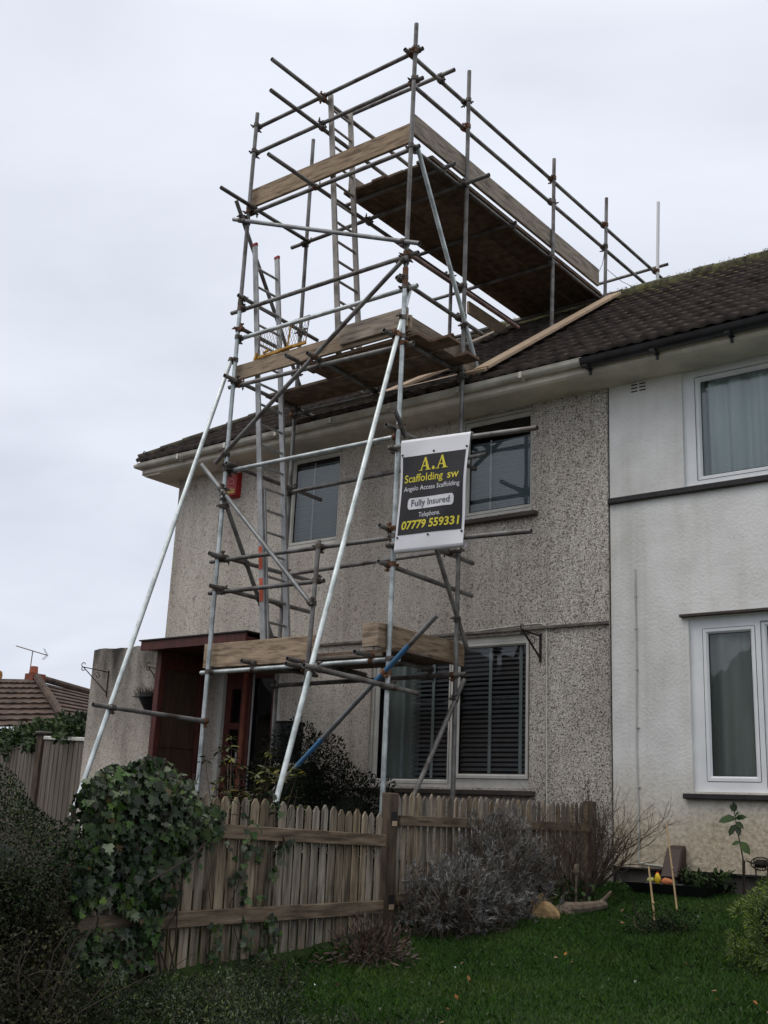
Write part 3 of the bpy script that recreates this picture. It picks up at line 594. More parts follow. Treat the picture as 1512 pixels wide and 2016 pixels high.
venetian(w2,-1.8,-.95,4.97,5.80,.15,.022,.025,R(66),'blind_pale')
MB().box((-1.53,.105,4.97),(-1.51,.11,5.80)).build('blind_tape','tape',w2)
w3=window(lh,LH[2],[(-2.935,-1.985,2.05,3.45,.0),(-1.815,-1.0,2.11,3.43,.03)],'frame_paint',sill=(-3.14,-.85,1.895,1.945,.09))
venetian(w3,-2.5,-1.97,2.06,3.44,.12,.05,.05,R(40),'blind_dark',(-2.2,))
curtain(w3,-2.93,-2.48,2.03,3.46,.2,'curtain_grey',3,.02,4)
MB().box((-2.64,.10,2.05),(-2.605,.105,3.45)).build('blind_tape','tape',w3)
venetian(w3,-1.84,-.98,2.11,3.43,.12,.05,.05,R(40),'blind_dark',(-1.46,-1.085))
w4=window(rh,RH[0],[(.97,2.45,4.97,5.95,.0)],'upvc')
curtain(w4,.86,2.55,4.9,6.085,.165,'curtain_net',7,.03,2)
w5=window(rh,RH[1],[(.97,1.372,2.115,3.415,.015),(1.52,2.9,2.06,3.45,0)],'upvc',sill=(.72,3.2,1.908,1.955,.06),sillm='black_paint')
curtain(w5,.86,3.05,1.98,3.56,.155,'curtain_grey',6,.03,3)
MB().box((.73,-.055,3.575),(3.2,0.0,3.602)).build('window_head','sill_brown',rh,bevel=.004)
# little things on the inner sill of the upstairs window on the right
# vent grille : six slots
mb=MB()
for i in range(2):
    for j in range(3): mb.box((.255+i*.092,-.004,5.965+j*.036),(.255+i*.092+.068,.0,5.965+j*.036+.013))
mb.build('air_vent','black_paint',rh)
# ------------------------------------------------------------------ eaves, gutters
def half_gutter(x0,x1,yc,zc,r,m,par,name='gutter',ends=True):
    n=10; prof=[(yc-r*math.cos(a),zc-r*math.sin(a)) for a in np.linspace(0,math.pi,n)]
    prof=[(yc-r-.006,zc+.004)]+prof+[(yc+r+.004,zc+.004)]; inner=[(y+(yc-y)*.10,z+.006) for y,z in reversed(prof)]
    pr=prof+inner; k=len(pr); v=[(x,y,z) for x in (x0,x1) for y,z in pr]
    f=[(i,(i+1)%k,(i+1)%k+k,i+k) for i in range(k)]
    mb=MB().add(v,f)
    if ends:
        for x,sg in ((x0,1),(x1,-1)): mb.add([(x,y,z) for y,z in prof],[tuple(range(len(prof)))])
    return mb.build(name,m,par,smooth=True)
g=half_gutter(-6.93,-.03,-.485,6.22,.058,'gutter_white',lh)
for x in (-6.1,-5.2,-4.3,-3.4,-2.5,-1.55,-.75): MB().box((x-.02,-.552,6.150),(x+.02,-.43,6.158)).box((x-.02,-.552,6.15),(x+.02,-.546,6.228)).build('gutter_bracket','gutter_white',g)
half_gutter(-6.93,-6.92,-.485,6.22,.061,'gutter_white',g,'gutter_end')
g2=half_gutter(-.045,7.3,-.49,6.205,.076,'gutter_black',rh)
for x in (.02,.75,1.5,2.3): MB().box((x-.025,-.58,6.115),(x+.025,-.42,6.123)).box((x-.012,-.46,6.06),(x+.012,-.43,6.118)).build('gutter_bracket','gutter_black',g2)
for par,x0,x1 in ((lh,-6.92,-.008),(rh,-.004,7.3)):
    v=[(x,y,z) for x in (x0,x1) for y,z in ((-.415,6.25),(-.432,6.25),(-.432,6.105),(-.40,6.085),(.0,6.068),(.0,6.085),(-.395,6.105))]
    f=[(i,(i+1)%7,(i+1)%7+7,i+7) for i in range(7)]+[tuple(range(7)),tuple(range(7,14))]
    MB().add(v,f).build('soffit','soffit',par)
MB().box((-6.92,-.40,6.07),(-6.6,6.4,6.10)).build('soffit','soffit',lh); MB().box((-6.94,-.43,6.085),(-6.922,6.4,6.25)).build('fascia','soffit',lh)
v=[(-7.13,y,z) for y,z in ((-.5,6.2),(6.5,6.2),(6.5,6.26),(-.5,6.26))]; MB().box((-7.03,-.54,6.175),(-6.945,6.5,6.235)).build('gutter_return','gutter_white',lh,bevel=.02)
# ------------------------------------------------------------------ roof
EY,EZ,RY,RZ=-.47,6.285,3.1,8.755
SL=math.hypot(RY-EY,RZ-EZ); cy,sz=(RY-EY)/SL,(RZ-EZ)/SL
def tile_slope(x0,x1,hip,par,seed):
    rr=np.random.default_rng(seed); n=14; g=SL/n; V=[];F=[]; base=0
    for i in range(n):
        nn=int((x1-x0)/.0165); u=np.linspace(0,1,nn+1)
        rows=[]
        for s,lift,dx in ((i*g-.040,.008,0),(i*g-.048,.046,0),(i*g+g*.45,.024,0),(i*g+g,.004,0)):
            xl=x0 if not hip else max(x0,-6.99+(s+.03)*cy)
            x=xl+(x1-xl)*u; ph=x/.165
            w=.5+.5*np.cos(2*np.pi*ph); h=.017*w**1.2
            tid=np.floor((x+(i%2)*.165)/.33).astype(int)
            jit=np.random.default_rng(seed*100+i).normal(0,.0022,400)[np.clip(tid+100,0,399)]
            slp=np.random.default_rng(seed*100+i+50).normal(0,.0035,400)[np.clip(tid+100,0,399)]
            ss=s+(slp if lift>.007 and s<i*g else 0)
            hh=h+lift+jit
            if lift==.008: hh=h*.85+lift-.014
            rows.append(np.stack([x,EY+ss*cy-hh*sz,EZ+ss*sz+hh*cy],-1))
        V+=rows; k=nn+1
        for r in range(3):
            a=base+r*k+np.arange(nn); F.append(np.stack([a,a+1,a+1+k,a+k],-1))
        base+=4*k
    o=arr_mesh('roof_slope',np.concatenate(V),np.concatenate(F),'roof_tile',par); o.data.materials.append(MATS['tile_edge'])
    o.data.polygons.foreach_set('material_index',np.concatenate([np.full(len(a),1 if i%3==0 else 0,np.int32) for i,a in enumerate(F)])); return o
def roof(par,x0,x1,hip,seed,lab):
    r=thing_part=tile_slope(x0,x1,hip,par,seed); r['label']=lab
    if hip:
        xr=-6.99+SL*cy; apex=(xr,RY,RZ)
        mb=MB().add([(-6.99,EY,EZ),(xr,RY,RZ),(-6.99,6.67,EZ)],[(0,2,1)]).add([(xr,RY,RZ),(x1,RY,RZ),(x1,6.67,EZ),(-6.99,6.67,EZ)],[(0,1,2,3)])
        mb.build('rear_slope','roof_tile',r)
        a=Vector((-6.99,EY,EZ+.02)); b=Vector((xr,RY,RZ+.02)); n=17
        mb=MB()
        for i in range(n):
            p=a.lerp(b,i/n); q=a.lerp(b,(i+1.06)/n); mb.tube(p+Vector((0,0,.012)),q+Vector((0,0,.004)),.072,.066,10)
        mb.build('hip_tile','hip_tile',r,smooth=True); xs_=xr
    else:
        MB().add([(x0,RY,RZ),(x1,RY,RZ),(x1,6.67,EZ),(x0,6.67,EZ)],[(0,1,2,3)]).build('rear_slope','roof_tile',r); xs_=x0
    mb=MB(); x=xs_
    while x<x1-.02:
        q=min(x+.45,x1); j=random.uniform(-.012,.012)
        mb.tube((x+.004,RY,RZ+j),(q-.002,RY,RZ+j+random.uniform(-.01,.01)),.13,.122,12); x+=.45
    mb.build('ridge_tile','ridge_mossy',r,smooth=True)
    # moss cushions on and under the ridge
    n=420 if not hip else 260
    xx=RNG.uniform(max(xs_,-3.6),min(x1,2.6),n); s=SL-np.abs(RNG.normal(0,.22,n))-.02; up=RNG.random(n)<.45
    yy=EY+s*cy; zz=EZ+s*sz+.03
    th=RNG.uniform(-1.2,.9,n); yy=np.where(up,RY-.13*np.cos(th),yy); zz=np.where(up,RZ+.125*np.sin(np.abs(th))*1.0,zz)
    P=np.stack([xx,yy,zz-.012],-1); k=9
    PP=np.repeat(P,k,0)+RNG.normal(0,.02,(n*k,3))*np.array([1.6,1,.5]); D=rnd(n*k); D[:,2]=np.abs(D[:,2])*.5+.1
    leaves('moss',PP,D,rnd(n*k),RNG.uniform(.008,.017,n*k),'moss',r,'oval',1.5)
    return r
roof(lh,-6.99,-.003,True,3,None) if False else None
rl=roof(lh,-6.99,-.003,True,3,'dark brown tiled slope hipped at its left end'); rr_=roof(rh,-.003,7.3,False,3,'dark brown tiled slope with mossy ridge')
MB().add([(7.3,EY,EZ),(7.3,RY,RZ),(7.3,6.67,EZ)],[(0,1,2)]).build('gable','white_render',rh)
# lead flashing and bird hook near the left gutter corner
tag(MB().path([(-6.86,-.45,6.27),(-6.865,-.45,6.36),(-6.87,-.46,6.41),(-6.91,-.46,6.43),(-6.93,-.46,6.40),(-6.91,-.46,6.385)],.006,6).build('wire_hook','iron'),'small curled black wire hook standing on the left gutter corner','hook')
# ------------------------------------------------------------------ low side wall
sw=thing('side_wall',(-7.4,0,1.2),'low flat topped pebbledash wall adjoining the left side of the house','wall')
mb=MB(); n=14; xs_=np.linspace(-8.15,-6.61,n); tops=3.775+RNG.normal(0,.008,n)
v=[(x,.012,1.05) for x in xs_]+[(x,.012,t) for x,t in zip(xs_,tops)]+[(x,2.6,t) for x,t in zip(xs_,tops)]+[(x,2.6,1.05) for x in xs_]
f=[(r*n+i,r*n+i+1,(r+1)*n+i+1,(r+1)*n+i) for r in range(3) for i in range(n-1)]+[(0,n,2*n,3*n)]
mb.add(v,f).build('wall_body','pebbledash',sw)
# ------------------------------------------------------------------ porch
po=thing('porch',(-5,-.5,1.2),'dark red timber porch canopy with side panel beside the front door','porch')
MB().box((-5.93,-.96,3.52),(-4.1,-.025,3.57)).box((-5.93,-.98,3.5),(-4.1,-.955,3.615)).build('canopy','wood_red',po,bevel=.004)
MB().box((-5.95,-1.0,3.616),(-4.08,-.025,3.632)).build('canopy_felt','black_paint',po)
MB().box((-5.82,-.80,1.15),(-5.73,-.71,3.52)).build('post','wood_red',po,bevel=.004)
MB().box((-5.82,-.12,1.15),(-5.73,-.005,3.52)).build('post','wood_red',po,bevel=.004)
MB().box((-5.82,-.715,3.30),(-5.74,-.115,3.515)).build('rail','wood_red',po); MB().box((-5.80,-.715,1.15),(-5.745,-.115,1.3)).build('rail','wood_red',po)
mb=MB()
for i in range(4):
    a=-.705+i*.147; mb.box((-5.79,a,1.3),(-5.765,a+.143,3.3))
mb.box((-5.8,-.70,2.36),(-5.745,-.12,2.38)); mb.build('side_panel','wood_panel',po)
dr=thing('front_door',(-4.95,.1,1.2),'dark red glazed front door with white surround under the porch canopy','door')
MB().box((-5.51,.0,1.2),(-5.43,.10,3.44)).box((-4.50,.0,1.2),(-4.42,.10,3.44)).box((-5.43,.0,3.36),(-4.5,.10,3.44)).build('door_frame','frame_paint',dr,bevel=.004)
mb=MB(); hs=[(-5.33,-5.16,z,z+.42) for z in (1.7,2.2,2.7)]+[(-4.98,-4.62,1.55,3.25)]
wall_face(mb,-5.43,-4.5,1.2,3.36,.06,hs,.04); mb.build('door_leaf','wood_red',dr)
MB().box((-5.1,.02,1.2),(-5.04,.07,3.36)).build('mullion','brick_red',dr)
MB().box((-4.95,.045,1.5),(-4.925,.058,3.3)).build('glazing_bar','alu',dr)
MB().add([(-5.42,.09,1.3),(-4.52,.09,1.3),(-4.52,.09,3.34),(-5.42,.09,3.34)],[(0,1,2,3)]).build('pane','window_glass',dr)
MB().tube((-5.13,.02,2.2),(-5.13,.02,2.34),.012,n=8).build('handle','alu',dr)
# ------------------------------------------------------------------ fittings on the walls
al=thing('alarm_box',(-5.48,-.06,5.8),'red burglar alarm box with pale emblem high on the pebbledash wall','alarm')
mb=MB().add([(-5.60,-.022,5.64),(-5.37,-.022,5.64),(-5.37,-.022,5.99),(-5.60,-.022,5.99),(-5.585,-.10,5.67),(-5.395,-.10,5.67),(-5.385,-.10,5.97),(-5.585,-.10,5.97)],[(4,5,6,7),(0,1,5,4),(1,2,6,5),(2,3,7,6),(3,0,4,7)])
mb.build('case','red_plastic',al,bevel=.006)
mb=MB(); 
for i in range(20):
    a,b=2*math.pi*i/20,2*math.pi*(i+1)/20
    if 17<=i<=18: continue
    mb.add([(-5.49+math.cos(t)*r*.9,-.103,5.835+math.sin(t)*r*1.1) for t,r in ((a,.055),(b,.055),(b,.07),(a,.07))],[(0,1,2,3)])
mb.box((-5.53,-.1032,5.828),(-5.45,-.1028,5.84)); mb.box((-5.55,-.1032,5.935),(-5.43,-.1028,5.95)); mb.build('emblem','label_pink',al)
MB().box((-5.575,-.1032,5.735),(-5.41,-.1028,5.755)).box((-5.575,-.1032,5.70),(-5.41,-.1028,5.727)).build('stripe','label_yellow',al)
def bracket(name,base,out_,h,drop,lab,group,scroll=True):
    """wall plate h tall on the wall at base, arm reaching out_ (vector), strut below"""
    b=Vector(base); o=Vector(out_); t=thing(name,base,lab,'bracket',group); th=1.5 if base[0]>-2 else 1
    MB().bar(b+Vector((0,0,-h)),b+Vector((0,0,.03)),.016*th,.008*th).build('wall_plate','iron',t)
    e=b+o; MB().tube(b,e,.007*th,n=6).tube(b+Vector((0,0,-h*.85)),e,.007*th,n=6).build('arm','iron',t)
    mid=b.lerp(e,.42); mb=MB()
    pts=[mid+Vector((0,0,-.02))+Vector((math.cos(a)*o.normalized().x*.05*(1-a/9),math.cos(a)*o.normalized().y*.05*(1-a/9),-.06+math.sin(a)*.05*(1-a/9))) for a in np.linspace(0,7,18)]
    mb.path(pts,.004,5).build('scroll','iron',t); mb=MB()
    ho=[e+Vector((o.normalized().x*(.03*math.sin(a)),o.normalized().y*(.03*math.sin(a)),.03-.03*math.cos(a)-.0)) for a in np.linspace(0,4.4,12)]
    ho2=[e+Vector((o.normalized().x*(.024*math.sin(a)),o.normalized().y*(.024*math.sin(a)),-.024+.024*math.cos(a))) for a in np.linspace(0,4.4,12)]
    mb.path(ho,.006,5).path(ho2,.006,5); mb.build('hook','iron',t); return t
bracket('hanging_basket_bracket',(-.80,-.008,3.50),(0,-.36,.01),.27,.3,'black iron bracket on the wall beside the right end of the lower window',None)
bracket('hanging_basket_bracket',(-7.76,0.0,3.44),(-.02,-.42,.02),.34,.3,'thin iron bracket on the low side wall, nearest its left edge','brackets on the low side wall') 
bracket('hanging_basket_bracket',(-6.55,-.01,3.40),(-.0,-.30,.02),.30,.3,'small iron bracket partly hidden behind the porch post','brackets on the low side wall')
hb=thing('wall_planter',(-6.78,-.12,3.0),'black half basket planter with dead stems on the low side wall','planter')
v=[];f=[];n=10
for k,(z,r) in enumerate(((3.10,.19),(3.06,.19),(2.98,.15),(2.88,.09),(2.84,.04))):
    v+=[(-6.78+r*math.cos(a),.008-r*1.05*math.sin(a),z) for a in np.linspace(0,math.pi,n)]
for k in range(4):
    for i in range(n-1): f.append((k*n+i,k*n+i+1,(k+1)*n+i+1,(k+1)*n+i))
MB().add(v,f).box((-6.96,-.19,3.05),(-6.60,.008,3.06)).build('bowl','black_plastic',hb)
n=220; P=np.stack([RNG.uniform(-6.95,-6.62,n),RNG.uniform(-.18,0,n),np.full(n,3.06)],-1); D=rnd(n)*.8; D[:,2]=np.abs(D[:,2])+.4
leaves('dead_plant',P,D,rnd(n),RNG.uniform(.06,.2,n),'dry_stem',hb,'spike',.05)
tag(MB().path([(-1.62,-.03,3.60),(-1.05,-.03,3.625),(-.80,-.028,3.63),(-.74,-.025,3.61),(-.725,-.012,3.54),(-.722,-.012,2.6),(-.712,-.012,1.2)],.0065,6).build('cable','cable_white'),'thin white cable running down the pebbledash wall beside the iron bracket','cable')
mb=MB().path([(.268,-.012,4.10),(.268,-.012,3.2),(.255,-.012,2.4),(.262,-.012,1.55),(.258,-.012,1.36),(.272,-.014,1.325),(.35,-.014,1.315),(.46,-.014,1.31),(.58,-.014,1.29)],.008,6)
for z in (3.82,3.5,3.1,2.55,2.0): mb.box((.254,-.024,z),(.282,0,z+.012))
tag(mb.build('cable','cable_grey'),'grey cable clipped down the white rendered wall, bending above the tray','cable')
mt=thing('meter_box',(.65,-.08,1.2),'brown meter box leaning on the foot of the white wall','meter box')
MB().add([(.555,-.22,1.22),(.725,-.22,1.22),(.725,-.02,1.22),(.555,-.02,1.22),(.575,-.10,1.475),(.725,-.10,1.475),(.725,-.01,1.50),(.575,-.01,1.50)],[(0,3,2,1),(4,5,6,7),(0,1,5,4),(1,2,6,5),(2,3,7,6),(3,0,4,7)]).build('case','meter_brown',mt,bevel=.012)
MB().box((.66,-.12,1.1),(.74,-.03,1.24)).build('duct','black_plastic',mt)
MB().path([(.50,-.015,1.31),(.53,-.05,1.28),(.515,-.06,1.24),(.55,-.07,1.20),(.58,-.09,1.17)],.007,6).build('hose','cable_grey',mt)
# ------------------------------------------------------------------ scaffold tower
sc=thing('scaffold_tower',(-2.7,-1.15,1.2),'tall tube and board scaffold tower reaching over the roof with raking shores','scaffold')
TM={'d':'tube_dull','g':'tube_galv','g2':'tube_mid','G':'tube_bright','w':'tube_white','r':'tube_rust','b':'tube_blue'}
TR=.0245; SEG=[]
for kind,p,q,fin in TUBES:
    if fin=='b':            # grey tube with two painted blue lengths
        mb=MB(); P,Q=Vector(p),Vector(q)
        for a,b,k in ((0,.16,0),(.16,.36,1),(.36,.68,2),(.68,.84,1),(.84,1,2)): mb.tube(P.lerp(Q,a),P.lerp(Q,b),TR,n=14,cap=a in(0,.84),mi=k)
        mb.build(kind,['tube_dull','tube_blue','tube_mid'],sc,smooth=True)
    else: MB().tube(p,q,TR,n=14,hollow=True).build(kind,TM[fin],sc,smooth=True)
    SEG.append((Vector(p),Vector(q),kind))
# short tube stubs at the lowest lift, like offcuts left under the boards
for p in ((-3.30,-1.80,3.13),(-2.60,-1.86,3.11),(-2.56,-1.92,3.05),(-1.72,-1.88,3.125)):
    q=(p[0],-.62,p[2]-.005); MB().tube(p,q,TR,n=14,hollow=True).build('transom','tube_dull',sc,smooth=True); SEG.append((Vector(p),Vector(q),'transom'))
def closest(a,b,c,d):
    u,v,w=b-a,d-c,a-c; A,B,C_,D_,E_=u.dot(u),u.dot(v),v.dot(v),u.dot(w),v.dot(w); den=A*C_-B*B
    if den<1e-6*A*C_: return None
    s=min(max((B*E_-C_*D_)/den,0),1); t=min(max((A*E_-B*D_)/den,0),1)
    s=min(max((B*t-D_)/A,0),1)
    return a+u*s,c+v*t
def coupler_mesh(p,dp,q,dq,rs):
    mb=MB(); rc=.0335
    for o,d,oth in ((p,dp,q),(q,dq,p)):
        d=d.normalized(); w=.024
        mb.tube(o-d*w,o+d*w,rc,n=10)
        away=(o-oth); away=(away-d*away.dot(d))
        if away.length<1e-3: away=d.orthogonal()
        away.normalize(); side=d.cross(away)*rs.choice((-1,1))
        a=o+side*rc*.6; b=o+side*(rc+.034)
        mb.bar(a,b,.03,.012,up=away)
        c=o+side*(rc+.02); mb.tube(c-away*.03,c+away*rs.uniform(.03,.055),.0065,n=6); mb.tube(c+away*.018,c+away*.03,.012,n=6)
    if (p-q).length>.02: mb.tube(p,q,.022,n=8)
    return mb
rs=random.Random(5); cand=[]
for i in range(len(SEG)):
    for j in range(i):
        k=closest(SEG[i][0],SEG[i][1],SEG[j][0],SEG[j][1])
        if k is None: continue
        d=(k[0]-k[1]).length
        if d<.085 and not({SEG[i][2],SEG[j][2]}=={'banner_rail','brace'}): cand.append((((k[0]+k[1])/2-CAM).length,k,SEG[i],SEG[j]))
cand.sort(key=lambda t:t[0]); done=[]; cnt={}
for _,k,a,b in cand:
    c=(k[0]+k[1])/2
    if any((c-e).length<.055 for e in done): continue
    sw_=abs((a[1]-a[0]).normalized().dot((b[1]-b[0]).normalized()))>.12; nm='swivel_coupler' if sw_ else 'coupler'
    cnt[nm]=cnt.get(nm,0)+1
    if cnt[nm]>100: continue
    done.append(c)
    coupler_mesh(k[0],a[1]-a[0],k[1],b[1]-b[0],rs).build(nm,'coupler_rust' if rs.random()<.22 else 'coupler',sc,smooth=True)
print('COUPLERS',cnt)
# spigot sleeves where the standards are joined
for p in ((-1.462,-1.67,7.05),(-3.909,-1.67,7.40)):
    MB().tube((p[0],p[1],p[2]-.10),(p[0],p[1],p[2]+.10),.031,n=12).build('sleeve_coupler','coupler_rust',sc,smooth=True)
def board(name,a,b,m='wood_board',bev=.004):
    o=MB().box(a,b).build(name,m,sc,bevel=bev)
    # hoop-iron bands on the ends
    return o
# toe boards
board('toe_board',(-3.95,-1.61,8.705),(-1.50,-1.572,8.948))
board('toe_board',(-1.55,-1.565,8.83),(-1.512,2.74,9.085))
board('toe_board',(-2.83,-1.10,8.80),(-2.792,2.6,9.02))
board('toe_board',(-3.97,-1.61,6.455),(-1.42,-1.572,6.638)); board('toe_board',(-2.34,-1.650,6.50),(-1.44,-1.614,6.715))
board('toe_board',(-1.545,-1.60,6.47),(-1.505,-.36,6.69))
board('toe_board',(-4.09,-1.61,3.115),(-2.47,-1.572,3.378))
board('toe_board',(-1.55,-1.76,3.175),(-1.512,-.34,3.41)); board('toe_board',(-1.70,-1.80,3.18),(-1.512,-1.762,3.41))
# small board on edge near the eave, behind the right back standard
board('toe_board',(-1.52,-.62,6.42),(-1.485,-.28,6.60))
# decks : top boards run front to back
rb=random.Random(9)
for i in range(6):
    x=-2.845+i*.219; y0=-1.16+rb.uniform(-.05,.05)-(.03*i if i<3 else 0); board('deck_board',(x,y0,8.735+rb.uniform(0,.006)),(x+.213,2.93+rb.uniform(-.05,.05),8.772),'wood_deck')
for i in range(3):      # second layer seen along the right hand edge
    pass
board('deck_board',(-1.62,-1.14,8.778),(-1.56,2.88,8.812),'wood_deck')
for i,(x0,x1) in enumerate(((-3.97,-1.36),(-3.97,-1.20))):
    y=-1.09+i*.225; board('deck_board',(x0,y,6.417+.003*i),(x1,y+.22,6.455),'wood_deck')
for i,(x0,x1) in enumerate(((-2.98,-1.36),(-2.95,-1.13))):
    y=-1.56+i*.228; board('deck_board',(x0,y,6.415+.003*i),(x1,y+.223,6.453),'wood_deck')
for i in range(4):
    y=-1.585+i*.226; board('deck_board',(-4.07 if i!=1 else -4.0,y,3.155+.003*(i%2)),(-1.40,y+.221,3.19),'wood_deck')
board('deck_board',(-2.46,-1.615,3.118),(-1.60,-1.59,3.152),'wood_board')
# far board under the ridge end
board('toe_board',(-2.83,1.45,8.24),(-2.79,2.45,8.42),'wood_new')
# tie wires by the far standard
MB().path([(-1.48,2.86,9.45),(-1.50,2.82,9.2),(-1.53,2.76,9.05)],.004,5).path([(-1.48,2.87,9.15),(-1.3,3.0,8.95),(-1.1,3.1,8.82)],.004,5).build('tie_wire','iron',sc)
# ------------------------------------------------------------------ ladders
def ladder(A0,A1,dy,pitch,m,lab,caps=None,double=None):
    A0=Vector(A0);A1=Vector(A1); t=thing('ladder',A0,lab,'ladder','aluminium ladders tied inside the scaffold'); off=Vector((0,dy,0))
    d=(A1-A0).normalized(); sx_=Vector((0,1,0)).cross(d).normalized()
    for o in (Vector((0,0,0)),off):
        MB().bar(A0+o,A1+o,.028,.068,up=sx_).build('stile',m,t,bevel=.003)
    n=int((A1-A0).length/pitch)
    for i in range(n):
        p=A0+d*(pitch*(i+.6)); MB().tube(p,p+off,.0155,n=8).build('rung',m,t,smooth=True)
    if caps:
        for o in (Vector((0,0,0)),off): MB().bar(A1+o-d*.01,A1+o+d*.035,.036,.078,up=sx_).build('end_cap',caps,t,bevel=.006)
    if double:
        B1=A0+d*double; k=sx_*.018
        for o in (Vector((0,.032,0)),off-Vector((0,.032,0))): MB().bar(A0+o+k,B1+o+k,.028,.066,up=sx_).build('stile',m,t,bevel=.003)
        for z in (.62,.98):
            p=A0+d*z; MB().bar(p+Vector((0,-.0165,0)),p+d*.26+Vector((0,-.0165,0)),.004,.05,up=sx_).build('sticker','orange_sticker',t)
    return t
ladder((-2.445,-1.53,6.46),(-2.79,-1.55,9.84),.36,.255,'alu_old','old grey ladder rising from the middle deck to the top guard rails')
ladder((-3.262,-1.52,3.19),(-3.868,-1.55,8.19),.385,.255,'alu','long extension ladder with red end caps from the lowest deck through the middle lift','red_plastic',1.9)
# yellow ladder gate with wire mesh
yg=thing('ladder_gate',(-3.1,-1.56,6.62),'yellow hinged ladder gate with wire mesh resting on the middle toe board','gate')
MB().bar((-3.68,-1.56,6.635),(-2.92,-1.56,6.655),.03,.035).bar((-3.69,-1.585,6.60),(-3.66,-1.585,6.69),.02,.03).bar((-3.2,-1.56,6.65),(-3.185,-1.54,6.98),.014,.02).bar((-3.3,-1.59,6.63),(-3.1,-1.59,6.645),.02,.02).bar((-3.55,-1.59,6.66),(-3.50,-1.55,6.70),.03,.02).build('frame','yellow_paint',yg,bevel=.003)
MB().bar((-3.67,-1.56,6.64),(-3.66,-1.54,6.97),.01,.01).bar((-2.925,-1.56,6.66),(-2.90,-1.54,6.99),.01,.01).bar((-3.66,-1.54,6.97),(-2.90,-1.54,6.99),.008,.008).build('side_rod','tube_rust',yg)
mb=MB()
for i in range(-12,40):
    for sg in (1,-1):
        p0=Vector((-3.66+i*.042,-1.552,6.65)); L_=.33; x1=p0.x+sg*L_*.42; 
        a=(p0.x,6.65); b=(x1,6.98)
        # clip to frame
        lo,hi=-3.66,-2.915; t0,t1=0,1
        dx=b[0]-a[0]
        for bound,s_ in ((lo,1),(hi,-1)):
            if dx!=0:
                tt=(bound-a[0])/dx
                if (dx>0)==(s_==1): t0=max(t0,tt)
                else: t1=min(t1,tt)
        if t1-t0<.05: continue
        P=lambda t:(a[0]+dx*t,-1.552+.012*t,6.65+.33*t)
        mb.tube(P(t0),P(t1),.0022,n=4,cap=False)
mb.build('wire_mesh','mesh_wire',yg); yg.location.z+=.05
# ------------------------------------------------------------------ banner
ban=thing('banner',(-.94,-1.8,5.1),'black and white printed banner with yellow lettering hung between two scaffold tubes','banner')
BC=[Vector((-1.333,-1.792,5.165)),Vector((-.517,-1.792,5.112)),Vector((-1.368,-1.792,4.095)),Vector((-.572,-1.792,4.075))]
def bpos(u,v,off=0):        # u 0..1 left-right, v 0..1 top-bottom
    a=BC[0].lerp(BC[1],u); b=BC[2].lerp(BC[3],u); p=a.lerp(b,v)
    w=.016*math.sin(u*5.3+v*2.2)*math.sin(v*3.14)+.009*math.sin(u*9+v*6)*math.sin(v*3.14)
    side=.012*math.sin(v*3.14)*(1 if u>.5 else -1)*abs(u-.5)*2
    return Vector((p.x-side,p.y+w-off,p.z))
def bgrid(u0,u1,v0,v1,off,nu=24,nv=30,wrap=False):
    mb=MB(); v=[];
    for j in range(nv+1):
        for i in range(nu+1): v.append(bpos(u0+(u1-u0)*i/nu,v0+(v1-v0)*j/nv,off))
    return mb.add(v,[(j*(nu+1)+i,j*(nu+1)+i+1,(j+1)*(nu+1)+i+1,(j+1)*(nu+1)+i) for j in range(nv) for i in range(nu)])
mb=bgrid(0,1,0,1,0)
for k,(c0,c1,cen) in enumerate(((BC[0],BC[1],1),(BC[2],BC[3],-1))):      # sleeves folded round the tubes
    n=8; v=[]
    for i in range(13):
        p=bpos(i/12,0 if cen==1 else 1)
        for a in np.linspace(0,math.pi*1.15,n): v.append((p.x,p.y+.034*(1-math.cos(a)),p.z+cen*.034*math.sin(a)))
    mb.add(v,[(i*n+j,(i+1)*n+j,(i+1)*n+j+1,i*n+j+1) for i in range(12) for j in range(n-1)])
mb.build('cloth','cloth_white',ban,smooth=True)
bgrid(.034,.966,.140,.872,.0035).build('printed_panel','print_black',ban,smooth=True)
def btext(body,cap,u0,u1,v,m,name,bold=0,shear=0,off=.007):
    vv,f=text_mesh(body,1,0,0,'LEFT',shear,bold,1)
    xs=[x for x,y in vv]; lo,hi=min(xs),max(xs); k=cap/.70
    return MB().add([bpos(u0+(u1-u0)*(x-lo)/(hi-lo),v-y*k/1.06,off) for x,y in vv],f).build(name,m,ban)
def serifA(cx,base,h,w):
    """a bold roman capital A : thin left leg, heavy right leg, serifs"""
    P=[]; ap=(cx-.02*w,base+h)
    P.append([(cx-.36*w,base+.04*h),(cx-.27*w,base+.04*h),(cx+.0*w,base+.86*h),(cx-.05*w,base+h)])
    P.append([(cx-.06*w,base+h),(cx+.06*w,base+h),(cx+.42*w,base+.04*h),(cx+.17*w,base+.04*h),(cx-.04*w,base+.80*h)])
    P.append([(cx-.19*w,base+.30*h),(cx+.16*w,base+.30*h),(cx+.13*w,base+.375*h),(cx-.165*w,base+.375*h)])
    P.append([(cx-.5*w,base),(cx-.16*w,base),(cx-.16*w,base+.05*h),(cx-.5*w,base+.05*h)])
    P.append([(cx+.06*w,base),(cx+.54*w,base),(cx+.54*w,base+.05*h),(cx+.06*w,base+.05*h)])
    return P
mb=MB(); k=0
for cx in (.385,.635):
    for poly in serifA(cx,.31,.125,.175):
        k+=1; mb.add([bpos(x,.600-z,.0065+.0004*k) for x,z in poly],[tuple(range(len(poly)))])
mb.add([bpos(.512+.021*math.cos(a),.275+.017*math.sin(a),.007) for a in np.linspace(0,2*math.pi,14)[:-1]],[tuple(range(13))])
